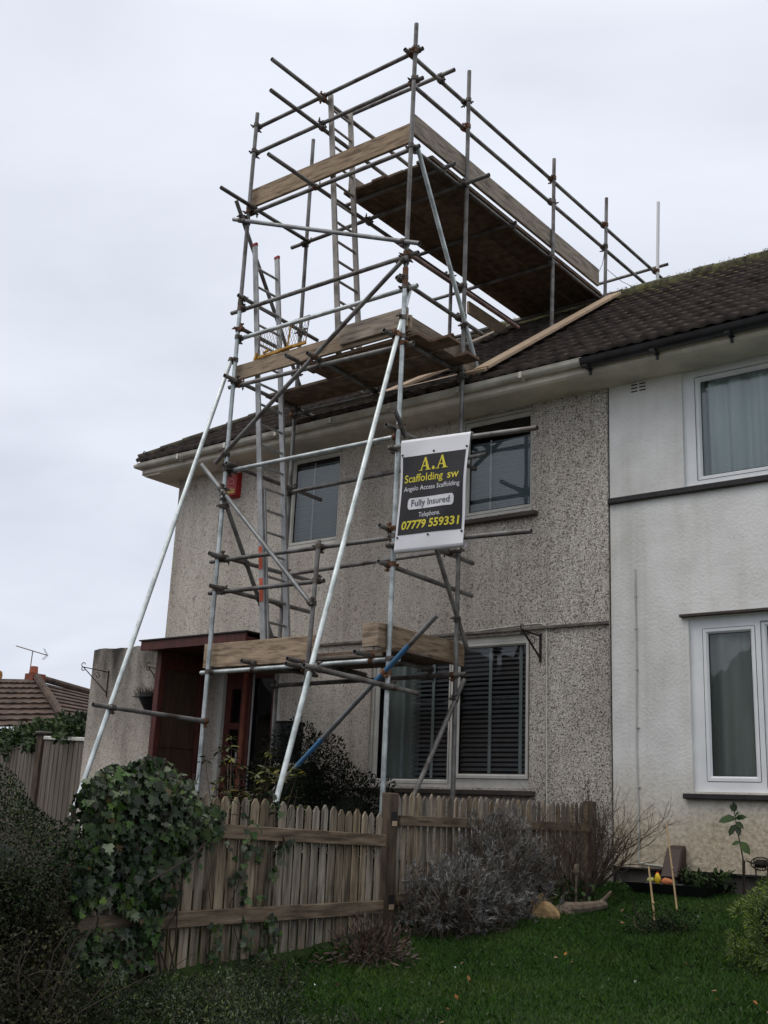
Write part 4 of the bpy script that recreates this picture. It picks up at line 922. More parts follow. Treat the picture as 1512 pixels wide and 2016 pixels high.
mb.build('lettering','print_yellow',ban)
btext('Scaffolding',.076,.075,.665,.388,'print_yellow','lettering',.010); btext('sw',.080,.735,.905,.392,'print_yellow','lettering',.010)
btext('Angelo Access Scaffolding',.046,.075,.925,.470,'print_white','lettering',.004)
nb=40; vv=[]
for i in range(nb+1):
    t=i/nb; u=.155+.70*t; d=min(t,1-t)*.70*.80/1.06; rr=.026; ins=0 if d>=rr else rr-math.sqrt(max(0,rr*rr-(rr-d)**2))
    vv+=[bpos(u,.540+ins,.0062),bpos(u,.592,.0062),bpos(u,.645-ins,.0062)]
MB().add(vv,[(i*3+j,i*3+j+1,i*3+j+4,i*3+j+3) for i in range(nb) for j in range(2)]).build('badge','print_white',ban,smooth=True)
btext('Fully Insured',.064,.215,.80,.617,'print_black','lettering',.002,0,.0105)
btext('Telephone.',.047,.335,.67,.722,'print_white','lettering',.004)
btext('07779 559331',.078,.085,.935,.823,'print_yellow','lettering',.028,.10)
mb=MB()
for u,v in ((.03,.122),(.5,.115),(.972,.112),(.035,.893),(.5,.893),(.972,.893)):
    p=bpos(u,v,.003); MB().tube(p,p+Vector((0,-.006,0)),.0105,n=10).build('eyelet','iron',ban)
# ------------------------------------------------------------------ loose planks on the roof
def onroof(x,s,h=.105): return Vector((x,EY+s*cy-h*sz,EZ+s*sz+h*cy))
def plank(p,q,w,lab,m='wood_new',th=.038):
    tag(MB().bar(p,q,w,th,up=(0,-sz,cy)).build('plank',m,bevel=.004),lab,'plank','planks lying on the roof')
plank(onroof(-1.29,.06),onroof(-1.30,4.02),.20,'long pale plank running from gutter to ridge at the right of the scaffold')
plank(onroof(-2.95,2.75),onroof(-2.76,3.72),.20,'short plank near the ridge below the top deck','wood_board')
plank(onroof(-2.62,.0),onroof(-2.20,1.0),.20,'plank end sloping up the roof under the middle deck')
plank(onroof(-3.62,-.0,.10),onroof(-2.76,-.0,.09),.06,'narrow batten lying along the gutter, left of the others')
plank(onroof(-2.60,.02,.10),onroof(-1.22,.06,.09),.08,'narrow plank lying along the gutter below the middle deck')
# ------------------------------------------------------------------ picket fence
def picket(mb,y,x,z0,z1,w=.07,t=.011,dog=True,lean=0):
    c=.028; h=w/2
    prof=[(-h,z0),(h,z0),(h,z1-.035),(h-c+.004,z1),(-h+c-.004,z1),(-h,z1-.035)] if dog else [(-h,z0),(h,z0),(h,z1),(-h,z1)]
    v=[(x,y+a+lean*(z-z0),z) for a,z in prof]+[(x+t,y+a+lean*(z-z0),z) for a,z in prof]; n=len(prof)
    return mb.add(v,[tuple(range(n)),tuple(range(2*n-1,n-1,-1))]+[(i,(i+1)%n,(i+1)%n+n,i+n) for i in range(n)])
FX=-.19
def fence(y0,y1,z_top,z_bot,rails,lab,posts):
    t=thing('picket_fence',(FX,(y0+y1)/2,.8),lab,'fence','grey picket fence panels between the two gardens')
    y=y0; i=0; n=int(round((y1-y0)/.0865))
    for i in range(n):
        y=y0+.04+i*(y1-y0-.08)/(n-1); u=(y-y0)/(y1-y0)
        zt=z_top[0]+(z_top[1]-z_top[0])*u+random.uniform(-.014,.014); zb=z_bot[0]+(z_bot[1]-z_bot[0])*u+random.uniform(-.01,.02)
        picket(MB(),y+random.uniform(-.004,.004),FX+random.uniform(-.003,.003),zb,zt,w=.066+random.uniform(-.007,.004),lean=random.uniform(-.008,.008)).build('picket','picket',t,bevel=.0025)
    for za,zb,w in rails: MB().bar((FX+.036,y0+.01,za),(FX+.036,y1-.01,zb),.036,w).build('rail','fence_rail',t,bevel=.004)
    for p in posts: MB().box(*p).build('post','post_dark',t,bevel=.006)
    return t
fence(-5.98,-3.30,(1.735,1.655),(.60,.76),((1.515,1.46,.085),(.985,1.005,.09)),'nearer fence panel half covered in ivy, stepped down from the dark post',[((-.21,-6.06,.4),(-.13,-5.99,1.3))])
fence(-3.16,-.17,(1.80,1.835),(.80,1.14),((1.605,1.62,.075),(1.05,1.17,.085)),'farther fence panel running up to the party wall behind the lavender',[((-.225,-3.275,.5),(-.135,-3.18,1.80)),((-.23,-.165,.9),(-.14,-.075,1.86))])
MB  # mortise holes shown on the dark post
for z in (1.58,1.0): MB().box((-.134,-3.262,z),(-.1325,-3.20,z+.085)).build('mortise','dark_interior',bpy.data.objects['picket_fence.001'])
for z in (1.565,.985): MB().box((-.138,-3.256,z),(-.130,-3.20,z+.035)).build('splinter','wood_new',bpy.data.objects['picket_fence.001'])
# ------------------------------------------------------------------ plants
def blob_pts(n,c,r,shell=.35,lump=.18,seed=0,flat=None):
    """points filling the outer layer of a lumpy ellipsoid; returns points and outward normals"""
    g=np.random.default_rng(seed); d=norm(g.normal(size=(n,3))); ph=g.uniform(0,6,6)
    k=1+lump*(np.sin(d[:,0]*4+ph[0])*np.sin(d[:,2]*5+ph[1])+.6*np.sin(d[:,1]*7+ph[2]+d[:,0]*5)+.5*np.sin(d[:,2]*9+ph[3]))
    q=1-shell*g.random(n)**1.6
    P=np.array(c)+d*np.array(r)*(k*q)[:,None]; return P,norm(d/np.array(r))
def twigs(name,base,tips,r0,r1,m,par,bend=.15,n=6,seg=5):
    mb=MB(); 
    for b,t in zip(base,tips):
        b=Vector(b);t=Vector(t); o=Vector(RNG.normal(0,1,3))*bend*(t-b).length
        mb.path([b.lerp(t,i/seg)+o*math.sin(math.pi*i/seg)*.5 for i in range(seg+1)],r0,n,r2=r1)
    return mb.build(name,m,par,smooth=True)
# --- ivy over the near end of the fence
iv=thing('ivy',(FX,-5.4,.7),'thick glossy dark ivy draped over the near end of the picket fence','ivy')
def ivy_points(n,seed):
    g=np.random.default_rng(seed); out=[]
    while len(out)<n:
        y=g.uniform(-6.06,-4.90); z=g.uniform(.72,1.96)
        u=(y+6.06)/1.16
        top=1.66+.22*math.sin(min(u/.62,1)*math.pi*.72+.2)-(.24*max(u-.55,0)/.45)+.022*math.sin(y*21)+.015*math.sin(y*47)
        bot=1.56 if y>-5.12 else (1.46 if y>-5.26 else (1.22 if y>-5.36 else (1.03 if y>-5.78 else 1.12)))
        bot+=.07*math.sin(y*15)+.03*math.sin(y*41)
        dens=1.0
        if z>top: continue
        if z<bot:
            if z<.98 and y<-5.42: dens=.34
            else: continue
        elif z<1.2: dens=.8
        if g.random()>dens: continue
        th=.13*math.sqrt(max(0,min(1,(top-z)/.16)))*(1 if z>1.45 else .6)
        s=g.random()
        x=FX+.04+th*(1 if s<.72 else -1)*g.uniform(.2,1.0)+g.exponential(.02)
        if z<1.0: x=FX+.04+g.uniform(0,.06)
        out.append((x,y,z))
    return np.array(out)
g=np.random.default_rng(4)
for nL,sd,lo,hi,mt,nm in ((1700,3,.045,.075,'ivy_leaf','foliage'),(2900,5,.022,.048,'ivy_leaf','foliage'),(34,6,.03,.06,'dry_leaf','dead_leaf')):
    P=ivy_points(nL,sd); n=len(P)
    nn=np.stack([np.where(P[:,0]>FX+.04,1,-.6)+g.normal(0,.5,n),g.normal(-.1,.55,n),np.clip((P[:,2]-1.5)*1.6,0,1)+.25+g.normal(0,.4,n)],-1)
    D=np.stack([g.normal(0.15,.4,n),g.normal(0,.55,n),g.normal(-.85,.45,n)],-1)
    leaves(nm,P,D,norm(nn),g.uniform(lo,hi,n),mt,iv,'ivy',1.0)['kind']='stuff'
# long loose trails sticking out of the mass
tr=[];td=[]
mb=MB()
for k in range(16):
    y=g.uniform(-5.9,-4.95); z=g.uniform(1.45,1.9); p=[Vector((FX+.1,y,z))]; d=Vector((g.uniform(.1,.6),g.normal(0,.6),g.uniform(-.2,.5))).normalized()
    for j in range(6):
        d=(d+Vector((0,0,-.22))+Vector(g.normal(0,.15,3))).normalized(); p.append(p[-1]+d*.05); tr.append(p[-1]); td.append(d)
    mb.path(p,.003,4,r2=.0015)
mb.build('trail','bark',iv)['kind']='stuff'
tr=np.array(tr); leaves('foliage',tr,np.array(td)+g.normal(0,.7,tr.shape),rnd(len(tr))+np.array([.8,-.3,.8]),g.uniform(.02,.055,len(tr)),'ivy_leaf',iv,'ivy')['kind']='stuff'
mb=MB()
for k in range(13):
    y=g.uniform(-5.9,-5.15); p=[Vector((FX+.05,y,.7))]
    for j in range(7): p.append(p[-1]+Vector((g.normal(0,.012),g.normal(.0,.05),.16)))
    mb.path(p,.006,5,r2=.003)
mb.path([(-.03,-5.05,1.55),(.04,-5.35,1.35),(.08,-5.7,1.22)],.006,5)
mb.build('stem','bark',iv)
# thin strands creeping over the middle of the panel
P=[];
for y0,z0,z1 in ((-4.53,.72,1.12),(-4.50,.72,1.0),(-4.42,1.22,1.5),(-4.55,1.62,1.75),(-4.60,1.3,1.42),(-5.0,.75,.98),(-4.72,.8,1.5)):
    k=int((z1-z0)*75); z=g.uniform(z0,z1,k); P.append(np.stack([np.full(k,FX+.035)+g.uniform(0,.04,k),y0+g.normal(0,.035,k)+.05*np.sin(z*9),z],-1))
P=np.concatenate(P); n=len(P)
st=thing('ivy',(FX,-4.5,.75),'thin straggling ivy strands creeping up the middle of the nearer fence panel','ivy')
leaves('foliage',P,np.stack([g.normal(.1,.3,n),g.normal(0,.5,n),g.normal(-.8,.4,n)],-1),norm(np.stack([np.ones(n),g.normal(0,.4,n),g.normal(.2,.3,n)],-1)),g.uniform(.035,.062,n),'ivy_leaf',st,'ivy')
mb=MB()
for y0,z1 in ((-4.53,1.75),(-4.5,1.5),(-4.98,1.3),(-4.72,1.55)):
    p=[Vector((FX+.03,y0,.7))]
    while p[-1].z<z1: p.append(p[-1]+Vector((0,g.normal(0,.035),.12)))
    mb.path(p,.004,5,r2=.002)
mb.build('stem','bark',st)
# --- clipped dark hedge at the left and scrub on the bank below it
hd=thing('hedge',(-.9,-6.25,.6),'dark small leaved rounded hedge at the left end of the fence','hedge')
Pa,Na=blob_pts(34000,(-1.08,-6.3,1.20),(1.15,.55,.58),.22,.07,11)
leaves('foliage',Pa,Na+rnd(len(Pa))*.9,norm(Na+rnd(len(Pa))*.6),RNG.uniform(.011,.022,len(Pa)),'hedge_leaf',hd)
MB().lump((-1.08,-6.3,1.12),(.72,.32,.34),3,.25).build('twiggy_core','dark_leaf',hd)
twigs('stem',[(-1.2+RNG.uniform(-.4,.4),-6.3+RNG.uniform(-.2,.2),.4) for _ in range(14)],[(-1.2+RNG.uniform(-.9,.9),-6.3+RNG.uniform(-.4,.4),1.3) for _ in range(14)],.015,.005,'bark',hd)
bk=thing('bramble_scrub',(.1,-6.3,.6),'tangle of dark scrub and dry brown stems on the bank at the lower left','shrub')
Pa=[];Na=[]
for c,r,n,sd in (((-.20,-6.35,.93),(.36,.30,.36),8500,21),((.20,-6.45,.62),(.40,.34,.26),7000,22),((-.6,-6.6,.85),(.6,.4,.5),9500,23),((.55,-6.75,.50),(.5,.35,.22),6000,24)):
    p,q=blob_pts(n,c,r,.6,.22,sd); Pa.append(p);Na.append(q)
Pa=np.concatenate(Pa);Na=np.concatenate(Na)
leaves('foliage',Pa,Na+rnd(len(Pa))*1.2,norm(Na+rnd(len(Pa))*.8),RNG.uniform(.011,.026,len(Pa)),'scrub_leaf',bk)
k=110; b=np.stack([RNG.uniform(-.7,.6,k),RNG.uniform(-6.8,-6.25,k),np.full(k,.5)],-1); t=b+np.stack([RNG.normal(.0,.28,k),RNG.normal(-.1,.25,k),RNG.uniform(.1,.55,k)],-1)
twigs('stem',b,t,.0036,.0013,'dark_stem',bk,.45,4)
# --- dark evergreen bush against the pebbledash wall
db=thing('evergreen_bush',(-3.0,-.75,1.2),'very dark dense evergreen bush against the wall, left of the lower window','bush')
Pa=[];Na=[]
for c,r,n,sd in (((-3.3,-.8,1.85),(.58,.45,.72),9000,31),((-2.75,-.75,1.62),(.62,.42,.55),8000,32),((-3.75,-.85,1.65),(.45,.4,.6),5200,33)):
    p,q=blob_pts(n,c,r,.5,.12,sd); Pa.append(p);Na.append(q)
Pa=np.concatenate(Pa);Na=np.concatenate(Na)
leaves('foliage',Pa,Na+rnd(len(Pa))*.8,norm(Na+rnd(len(Pa))*.7),RNG.uniform(.02,.045,len(Pa)),'dark_leaf',db,'oval',.7)
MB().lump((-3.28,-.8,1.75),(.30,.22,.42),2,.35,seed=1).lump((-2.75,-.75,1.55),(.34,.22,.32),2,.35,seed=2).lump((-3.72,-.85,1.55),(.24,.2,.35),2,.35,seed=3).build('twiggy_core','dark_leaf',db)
# --- rhododendron with yellowing whorls behind the fence
yb=thing('rhododendron',(-2.9,-2.2,1.2),'loose shrub with whorls of narrow yellow green leaves behind the picket fence','shrub')
tips=[];g=np.random.default_rng(41)
from_px=[]
for k in range(34):
    tips.append((g.uniform(-3.35,-2.05),g.uniform(-2.55,-1.95),g.uniform(1.62,2.12)))
tips+= [(-3.22,-2.1,2.22),(-2.95,-2.2,2.32),(-2.88,-2.3,2.23),(-2.45,-2.2,2.19),(-2.35,-2.25,2.16),(-3.3,-2.2,2.12),(-2.3,-2.1,2.05),(-2.9,-2.3,1.95)]
tips=np.array(tips); bs=np.stack([-2.75+(tips[:,0]+2.75)*.35,np.full(len(tips),-2.25),np.full(len(tips),1.15)],-1)
twigs('stem',bs,tips,.009,.003,'dry_stem',yb,.12,5)
P=[];D=[];Q=[]
for t in tips:
    for j in range(11):
        a=j*2.4+g.uniform(0,.5); d=np.array([math.cos(a),math.sin(a),g.uniform(-.55,.35)]); P.append(t+d*.01-np.array([0,0,g.uniform(0,.03)])); D.append(d); Q.append((0,0,1))
P=np.array(P);D=np.array(D);Q=norm(np.array(Q,float)+RNG.normal(0,.25,(len(P),3)))
leaves('foliage',P,D,Q,g.uniform(.07,.125,len(P)),'yellow_leaf',yb,'oval',.55)
# black round tub rim showing behind the bush
tb=thing('plastic_tub',(-3.6,-.5,1.9),'black round plastic tub rim showing behind the dark bush under the boards','tub')
mb=MB(); mb.tube((-3.93,-.34,2.2),(-3.93,-.34,2.64),.16,.17,18,hollow=True); mb.build('body','black_plastic',tb,smooth=True)
MB().path([(-3.93+.175*math.cos(a),-.34+.175*math.sin(a),2.64) for a in np.linspace(0,6.283,25)],.012,6).build('rim','black_plastic',tb)
# --- lavender
lv=thing('lavender_bush',(.1,-2.6,.8),'big grey woody lavender bush in front of the picket fence','bush')
P=[];D=[];g=np.random.default_rng(51)
for c,r,n,sd in (((.12,-2.22,1.28),(.36,.46,.44),5200,52),((.18,-2.92,1.08),(.38,.46,.30),4600,53),((.20,-2.58,1.08),(.40,.46,.34),3200,54),((.26,-1.90,1.15),(.22,.22,.34),1000,55)):
    p,q=blob_pts(n,c,r,.45,.16,sd); P.append(p); D.append(q)
P=np.concatenate(P);D=np.concatenate(D); n=len(P)
# tufts: a short woody shoot carrying a spray of narrow leaves
sel=g.choice(n,2300); T=P[sel]; TD=norm(D[sel]*.7+np.array([0,0,.6])+g.normal(0,.38,(len(sel),3)))
k=22; PP=np.repeat(T,k,0)-np.repeat(TD,k,0)*g.uniform(0,.075,(len(sel)*k,1)); DD=norm(np.repeat(TD,k,0)+g.normal(0,.55,(len(PP),3)))
leaves('foliage',PP,DD,rnd(len(PP)),g.uniform(.02,.05,len(PP)),'lavender_leaf',lv,'spike',.13)['kind']='stuff'
leaves('shoot',T-TD*.16,TD+g.normal(0,.1,TD.shape),rnd(len(T)),g.uniform(.14,.22,len(T)),'dry_stem',lv,'spike',.035)['kind']='stuff'
sel=g.choice(n,700); leaves('flower_stalk',P[sel],norm(D[sel]+np.array([0,0,1.0])+g.normal(0,.4,(700,3))),rnd(700),g.uniform(.06,.13,700),'dry_stem',lv,'spike',.03)['kind']='stuff'
k=150; b=np.stack([g.normal(.18,.06,k),g.uniform(-3.1,-1.95,k),np.full(k,.80)],-1); t=P[g.choice(n,k)]*.95+b*.05
b[:,1]=t[:,1]*.75+b[:,1]*.25; twigs('stem',b,t,.010,.003,'dry_stem',lv,.12,5)
pl=[]
for _ in range(0):
    y=g.uniform(-3.2,-1.9); pl.append([(.42+g.uniform(-.1,.1),y,1.05),(.56,y+g.normal(0,.1),.95),(.62+g.uniform(-.1,.1),y+g.normal(0,.2),.80)])
mb=MB()
for p in pl: mb.path(p,.003,4)

# --- bare twiggy shrub by the party wall
ts=thing('bare_shrub',(.22,-1.2,1.05),'leafless brown twiggy shrub spreading in front of the party wall','shrub')
mb=MB(); g=np.random.default_rng(61)
def branch(p,d,l,r,lev):
    q=[Vector(p)]; dd=Vector(d)
    for j in range(4):
        dd=(dd+Vector(g.normal(0,.13,3))+Vector((0,0,.05))).normalized(); q.append(q[-1]+dd*l/4)
    mb.path(q,r,5 if lev else 6,r2=r*.55)
    if lev<3:
        for j in range(3 if lev else 3):
            s=q[g.integers(1,5)]; nd=(dd+Vector(g.normal(0,.45,3))).normalized(); branch(s,nd,l*g.uniform(.45,.7),r*.55,lev+1)
for k in range(34):
    a=g.uniform(0,6.28); e=g.uniform(.15,.95)
    branch((.22+.10*math.cos(a),-1.15+.10*math.sin(a),1.02),(math.cos(a)*e*.75,math.sin(a)*e*.55-.05,1),g.uniform(.38,.62),.0065,0)
for k in range(6): branch((.26,-1.05,1.05),(g.uniform(.5,.8),g.uniform(-.1,.25),g.uniform(.55,.9)),g.uniform(.55,.72),.007,0)
mb.build('branch','dry_stem',ts)
n=160; P=np.stack([g.normal(.25,.16,n),g.normal(-1.25,.16,n),g.uniform(1.02,1.2,n)],-1); leaves('foliage',P,rnd(n),rnd(n),g.uniform(.025,.05,n),'mid_leaf',ts)
# --- bright conifer at the right edge
cf=thing('dwarf_conifer',(2.55,-2.75,.85),'rounded yellow green dwarf conifer at the right edge of the lawn','conifer')
P=[];D=[];g=np.random.default_rng(71)
cl,cn=blob_pts(200,(2.64,-2.62,1.06),(.38,.38,.40),.25,.14,72)
for c,nn in zip(cl,cn):
    k=150; d=norm(nn*.7+g.normal(0,.75,(k,3))); P.append(c+d*g.uniform(.0,.075,(k,1))); D.append(d)
P=np.concatenate(P);D=np.concatenate(D); leaves('foliage',P,D,rnd(len(P)),g.uniform(.014,.032,len(P)),'conifer_leaf',cf,'oval',.4)
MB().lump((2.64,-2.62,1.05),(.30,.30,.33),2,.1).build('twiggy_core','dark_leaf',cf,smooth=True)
MB().tube((2.64,-2.62,.75),(2.64,-2.62,1.1),.035,n=8).build('trunk','bark',cf)
# --- low dark shrublet round the canes
ls=thing('low_shrub',(1.4,-2.15,.93),'low dark straggly shrub on the lawn around the bamboo canes','shrub')
P,Dn=blob_pts(2400,(1.42,-2.05,.96),(.28,.22,.13),.9,.3,81)
leaves('foliage',P,Dn+rnd(len(P)),rnd(len(P)),RNG.uniform(.010,.024,len(P)),'hedge_leaf',ls)
k=40; b=np.stack([RNG.normal(1.42,.08,k),RNG.normal(-2.05,.06,k),np.full(k,.87)],-1); twigs('stem',b,P[RNG.choice(len(P),k)],.004,.0015,'dry_stem',ls,.1,4)
tag(MB().tube((1.37,-2.05,.84),(1.285,-1.99,1.36),.0085,.007,8).tube((1.37-.085*.45,-2.05+.06*.45,.9+.46*.45),(1.37-.085*.47,-2.05+.06*.47,.9+.46*.47),.0105,n=8).build('bamboo_cane','bamboo'),'shorter leaning bamboo cane stuck in the low shrub','cane','bamboo canes in the lawn')
tag(MB().tube((1.20,-1.30,.95),(1.075,-1.20,1.68),.0085,.006,8).tube((1.14,-1.252,1.33),(1.138,-1.25,1.345),.0105,n=8).build('bamboo_cane','bamboo'),'taller bamboo cane standing in front of the meter box','cane','bamboo canes in the lawn')
# --- spreading small plant at the wall foot, sapling, ornament
wp=thing('leafy_perennial',(1.05,-.22,1.2),'low tuft of narrow green leaves at the foot of the white wall','plant')
n=360; c=np.stack([RNG.choice([.85,.98,1.1,1.18],n)+RNG.normal(0,.035,n),RNG.normal(-.24,.06,n),RNG.uniform(1.11,1.26,n)],-1); d=rnd(n); d[:,2]=np.abs(d[:,2])*.8+.1
leaves('foliage',c,d,np.tile((0,0,1.),(n,1))+rnd(n)*.4,RNG.uniform(.06,.12,n),'mid_leaf',wp,'oval',.4)
sp=thing('rhododendron_sapling',(1.36,-.32,1.2),'young sapling with a single stem and few dark oval leaves before the white wall','sapling')
stem=[(1.37,-.32,1.1),(1.362,-.32,1.4),(1.335,-.32,1.56),(1.315,-.32,1.68),(1.30,-.32,1.80)]
MB().path(stem,.008,6,r2=.004).build('stem','dry_stem',sp)
LP=[((1.30,-.32,1.80),(0,-.1,1),.09),((1.30,-.32,1.80),(.3,-.1,.8),.07),((1.30,-.32,1.80),(-.3,-.2,.6),.07),((1.305,-.32,1.75),(1,-.2,.1),.11),((1.305,-.32,1.76),(-1,-.3,-.35),.15),((1.31,-.32,1.72),(.8,-.3,-.6),.10),((1.31,-.32,1.70),(-.5,-.3,-.9),.12),((1.315,-.32,1.70),(.35,-.3,-.9),.11),((1.31,-.32,1.74),(-.9,-.3,.05),.09),((1.345,-.32,1.56),(.7,-.4,-.75),.15),((1.34,-.32,1.56),(-.8,-.3,-.4),.08),((1.305,-.32,1.77),(.5,-.6,.2),.09)]
leaves('leaf',[p for p,_,_ in LP],[d for _,d,_ in LP],np.array([(.1,-1,.45)]*len(LP)),np.array([s for _,_,s in LP]),'mid_leaf',sp,'oval',.85)
og=thing('garden_ornament',(1.5,-.25,1.2),'small wire ball bodied metal garden ornament on thin bent legs','ornament')
mb=MB(); c=Vector((1.49,-.26,1.385))
for k in range(9):
    a=k*math.pi/9; mb.path([c+Vector((.085*math.cos(t)*math.cos(a),.085*math.cos(t)*math.sin(a),.055*math.sin(t))) for t in np.linspace(0,6.283,22)],.0028,4)
for z in (-.03,0,.03):
    r=math.sqrt(max(0,1-(z/.055)**2))*.085; mb.path([c+Vector((r*math.cos(t),r*math.sin(t),z)) for t in np.linspace(0,6.283,22)],.0028,4)
mb.lump(c,(.06,.06,.038),2,.2); mb.build('body','iron',og)
for a,b2,e in (((-.07,0,0),(-.14,-.04,.035),(-.15,-.05,-.28)),((-.07,-.02,0),(-.115,-.07,.02),(-.12,-.09,-.28)),((.07,0,0),(.14,-.02,.03),(.15,-.03,-.28)),((-.06,.02,-.02),(-.06,.03,-.05),(-.055,.03,-.28)),((.07,-.03,-.02),(.075,-.06,-.04),(.08,-.07,-.28))):
    MB().path([c+Vector(a),c+Vector(b2),c+Vector(e)],.006,6).build('leg','iron',og)
# --- tray of bright garden fruit, rock, log
ty=thing('plastic_tray',(.85,-.42,1.2),'wide shallow black plastic tray standing at the foot of the white wall','tray')
MB().add([(.40,-.62,1.180),(1.18,-.62,1.180),(1.18,-.22,1.180),(.40,-.22,1.180),(.50,-.56,1.095),(1.10,-.56,1.095),(1.10,-.28,1.095),(.50,-.28,1.095),(.42,-.60,1.173),(1.16,-.60,1.173),(1.16,-.24,1.173),(.42,-.24,1.173),(.51,-.55,1.110),(1.09,-.55,1.110),(1.09,-.29,1.110),(.51,-.29,1.110)],
 [(4,5,6,7),(0,1,5,4),(1,2,6,5),(2,3,7,6),(3,0,4,7),(0,1,9,8),(1,2,10,9),(2,3,11,10),(3,0,8,11),(8,9,13,12),(9,10,14,13),(10,11,15,14),(11,8,12,15),(12,13,14,15)]).build('tray_body','black_plastic',ty)
for nm,cc,r,m,lab in (('toy_ball',(.565,-.42,1.200),(.035,.035,.024),'fruit_green','pale green rounded piece at the left of the bright heap in the tray'),('toy_ball',(.635,-.43,1.213),(.027,.03,.046),'fruit_yellow','yellow upright piece in the middle of the bright heap in the tray'),('toy_ball',(.61,-.38,1.235),(.02,.02,.035),'fruit_red','small red piece behind the yellow one in the tray'),('toy_ball',(.72,-.42,1.195),(.055,.035,.03),'fruit_orange','orange long piece at the right of the bright heap in the tray')):
    t=thing(nm,cc,lab,'toy','bright pieces in the black tray'); MB().lump(cc,r,3,.1,seed=len(lab)).build('toy_body',m,t,smooth=True)
rk=thing('rock',(.42,-2.0,.92),'orange tan rough stone at the foot of the lavender','rock')
MB().lump((.44,-2.02,.93),(.14,.11,.10),3,.35,seed=3).lump((.34,-1.96,.98),(.07,.07,.11),3,.4,seed=8).build('stone','stone_tan',rk)
lg=thing('log',(.5,-1.6,1.0),'weathered knobbly piece of log lying on the grass by the bare shrub','log')
MB().path([(.40,-1.78,.95),(.44,-1.68,.99),(.50,-1.58,.995),(.56,-1.46,1.01),(.60,-1.36,1.025)],.06,9,r2=.036).path([(.58,-1.40,1.03),(.63,-1.37,1.09),(.66,-1.36,1.13)],.02,7,r2=.01).lump((.44,-1.70,.95),(.075,.09,.06),2,.35,seed=5).build('log_body','log_wood',lg)
tag(MB().lump((.34,-1.36,1.28),(.022,.022,.05),2,.3,seed=2).tube((.34,-1.36,1.0),(.345,-1.36,1.26),.008,n=6).build('stake','log_wood'),'short pale broken stake standing in the bare shrub','stake')
# --- reddish dying plant and ground scrub
rs_=thing('heather',(.42,-4.15,.72),'low reddish brown dying plant in the grass beside the dark fence post','plant')
P,Dn=blob_pts(1500,(.36,-4.05,.82),(.24,.30,.16),.8,.25,91); leaves('foliage',P,norm(Dn+np.array([0,0,.6])+rnd(len(P))*.7),rnd(len(P)),RNG.uniform(.025,.06,len(P)),'red_shrub_leaf',rs_,'oval',.4)
k=50; b=np.stack([RNG.normal(.36,.09,k),RNG.normal(-4.05,.1,k),np.full(k,.7)],-1); twigs('stem',b,P[RNG.choice(len(P),k)],.004,.0015,'dry_stem',rs_,.1,4)
def grey_shrub(name,blobs,lab,seed,cat='shrub',n=3000):
    t=thing(name,(blobs[0][0][0],blobs[0][0][1],.5),lab,cat,'grey green shrubs in the foreground'); P=[];D=[]
    for i,(c,r,w) in enumerate(blobs):
        p,q=blob_pts(int(n*w),c,r,.8,.25,seed+i); P.append(p);D.append(q)
    P=np.concatenate(P);D=np.concatenate(D)
    leaves('foliage',P,norm(D*.5+np.array([0,0,.5])+rnd(len(P))),rnd(len(P)),RNG.uniform(.009,.020,len(P)),'grey_shrub_leaf',t,'oval',.75)
    k=int(34*len(blobs)); b=np.concatenate([np.array(c)+RNG.normal(0,.12,(34,3))*np.array([1.2,1.2,0])-np.array([0,0,r[2]]) for c,r,_ in blobs]); tp=P[RNG.choice(len(P),k)]+np.array([0,0,.03])
    twigs('stem',b,tp,.003,.0012,'dark_stem',t,.12,4)
grey_shrub('cotoneaster',[((.62,-5.65,.66),(.55,.42,.15),1.6),((1.15,-5.85,.60),(.5,.35,.15),1.4),((.30,-6.0,.62),(.45,.35,.16),1.4)],'spreading grey green shrub below the ivy in the bottom left foreground',101,n=8000)
grey_shrub('cotoneaster',[((1.62,-5.55,.62),(.5,.3,.12),1),((2.05,-5.45,.62),(.35,.25,.11),.7)],'low sparse twiggy shrub at the bottom edge in the middle of the lawn',111,n=1700)
grey_shrub('cotoneaster',[((.30,-4.95,.72),(.28,.35,.12),1)],'small leafy clump against the foot of the nearer fence panel',121,n=1600)
# ------------------------------------------------------------------ grass
n=230000; g=np.random.default_rng(131)
x=g.uniform(-.12,4.2,n*2); y=-7.6+7.4*g.random(n*2)**.85
bare=.5+.5*np.sin(x*2.3+1.7*np.sin(y*1.1))*np.sin(y*1.9+1.1*np.sin(x*2.7))
keep=(g.random(n*2)<.6+.5*bare)&(x>(-.12))&(y<-.28+.04*np.sin(x*9))&~((x<.55)&(y<-5.2))&(g.random(n*2)<np.where(y<-5.6,.55,1.0))
x=x[keep][:n];y=y[keep][:n];n=len(x); z=gz(x,y)
pat=.5+.5*np.sin(x*3.1+1.2*np.sin(y*2.3))*np.sin(y*2.9+.8*np.sin(x*1.9))
h=g.uniform(.018,.042,n)*(.8+.5*pat); near=np.exp(-np.abs(x+.08)/.22); h*=1+1.3*near
a=g.uniform(0,6.283,n); lean=g.normal(0,.42,(n,2)); w=g.uniform(.0018,.0034,n)*1.15
b0=np.stack([x,y,z-.006],-1); side=np.stack([np.cos(a)*w,np.sin(a)*w,np.zeros(n)],-1)
tip=b0+np.stack([lean[:,0]*h,lean[:,1]*h,h],-1); midp=b0*.5+tip*.5+np.stack([-lean[:,0]*h*.18,-lean[:,1]*h*.18,h*.10],-1)
V=np.stack([b0-side,b0+side,midp+side*.75,tip,midp-side*.75],1).reshape(-1,3); F=np.arange(n*5).reshape(n,5)
gr=arr_mesh('grass',V,F,'grass_blade'); tag(gr,'dark green rough mown lawn grass','grass',kind='stuff')
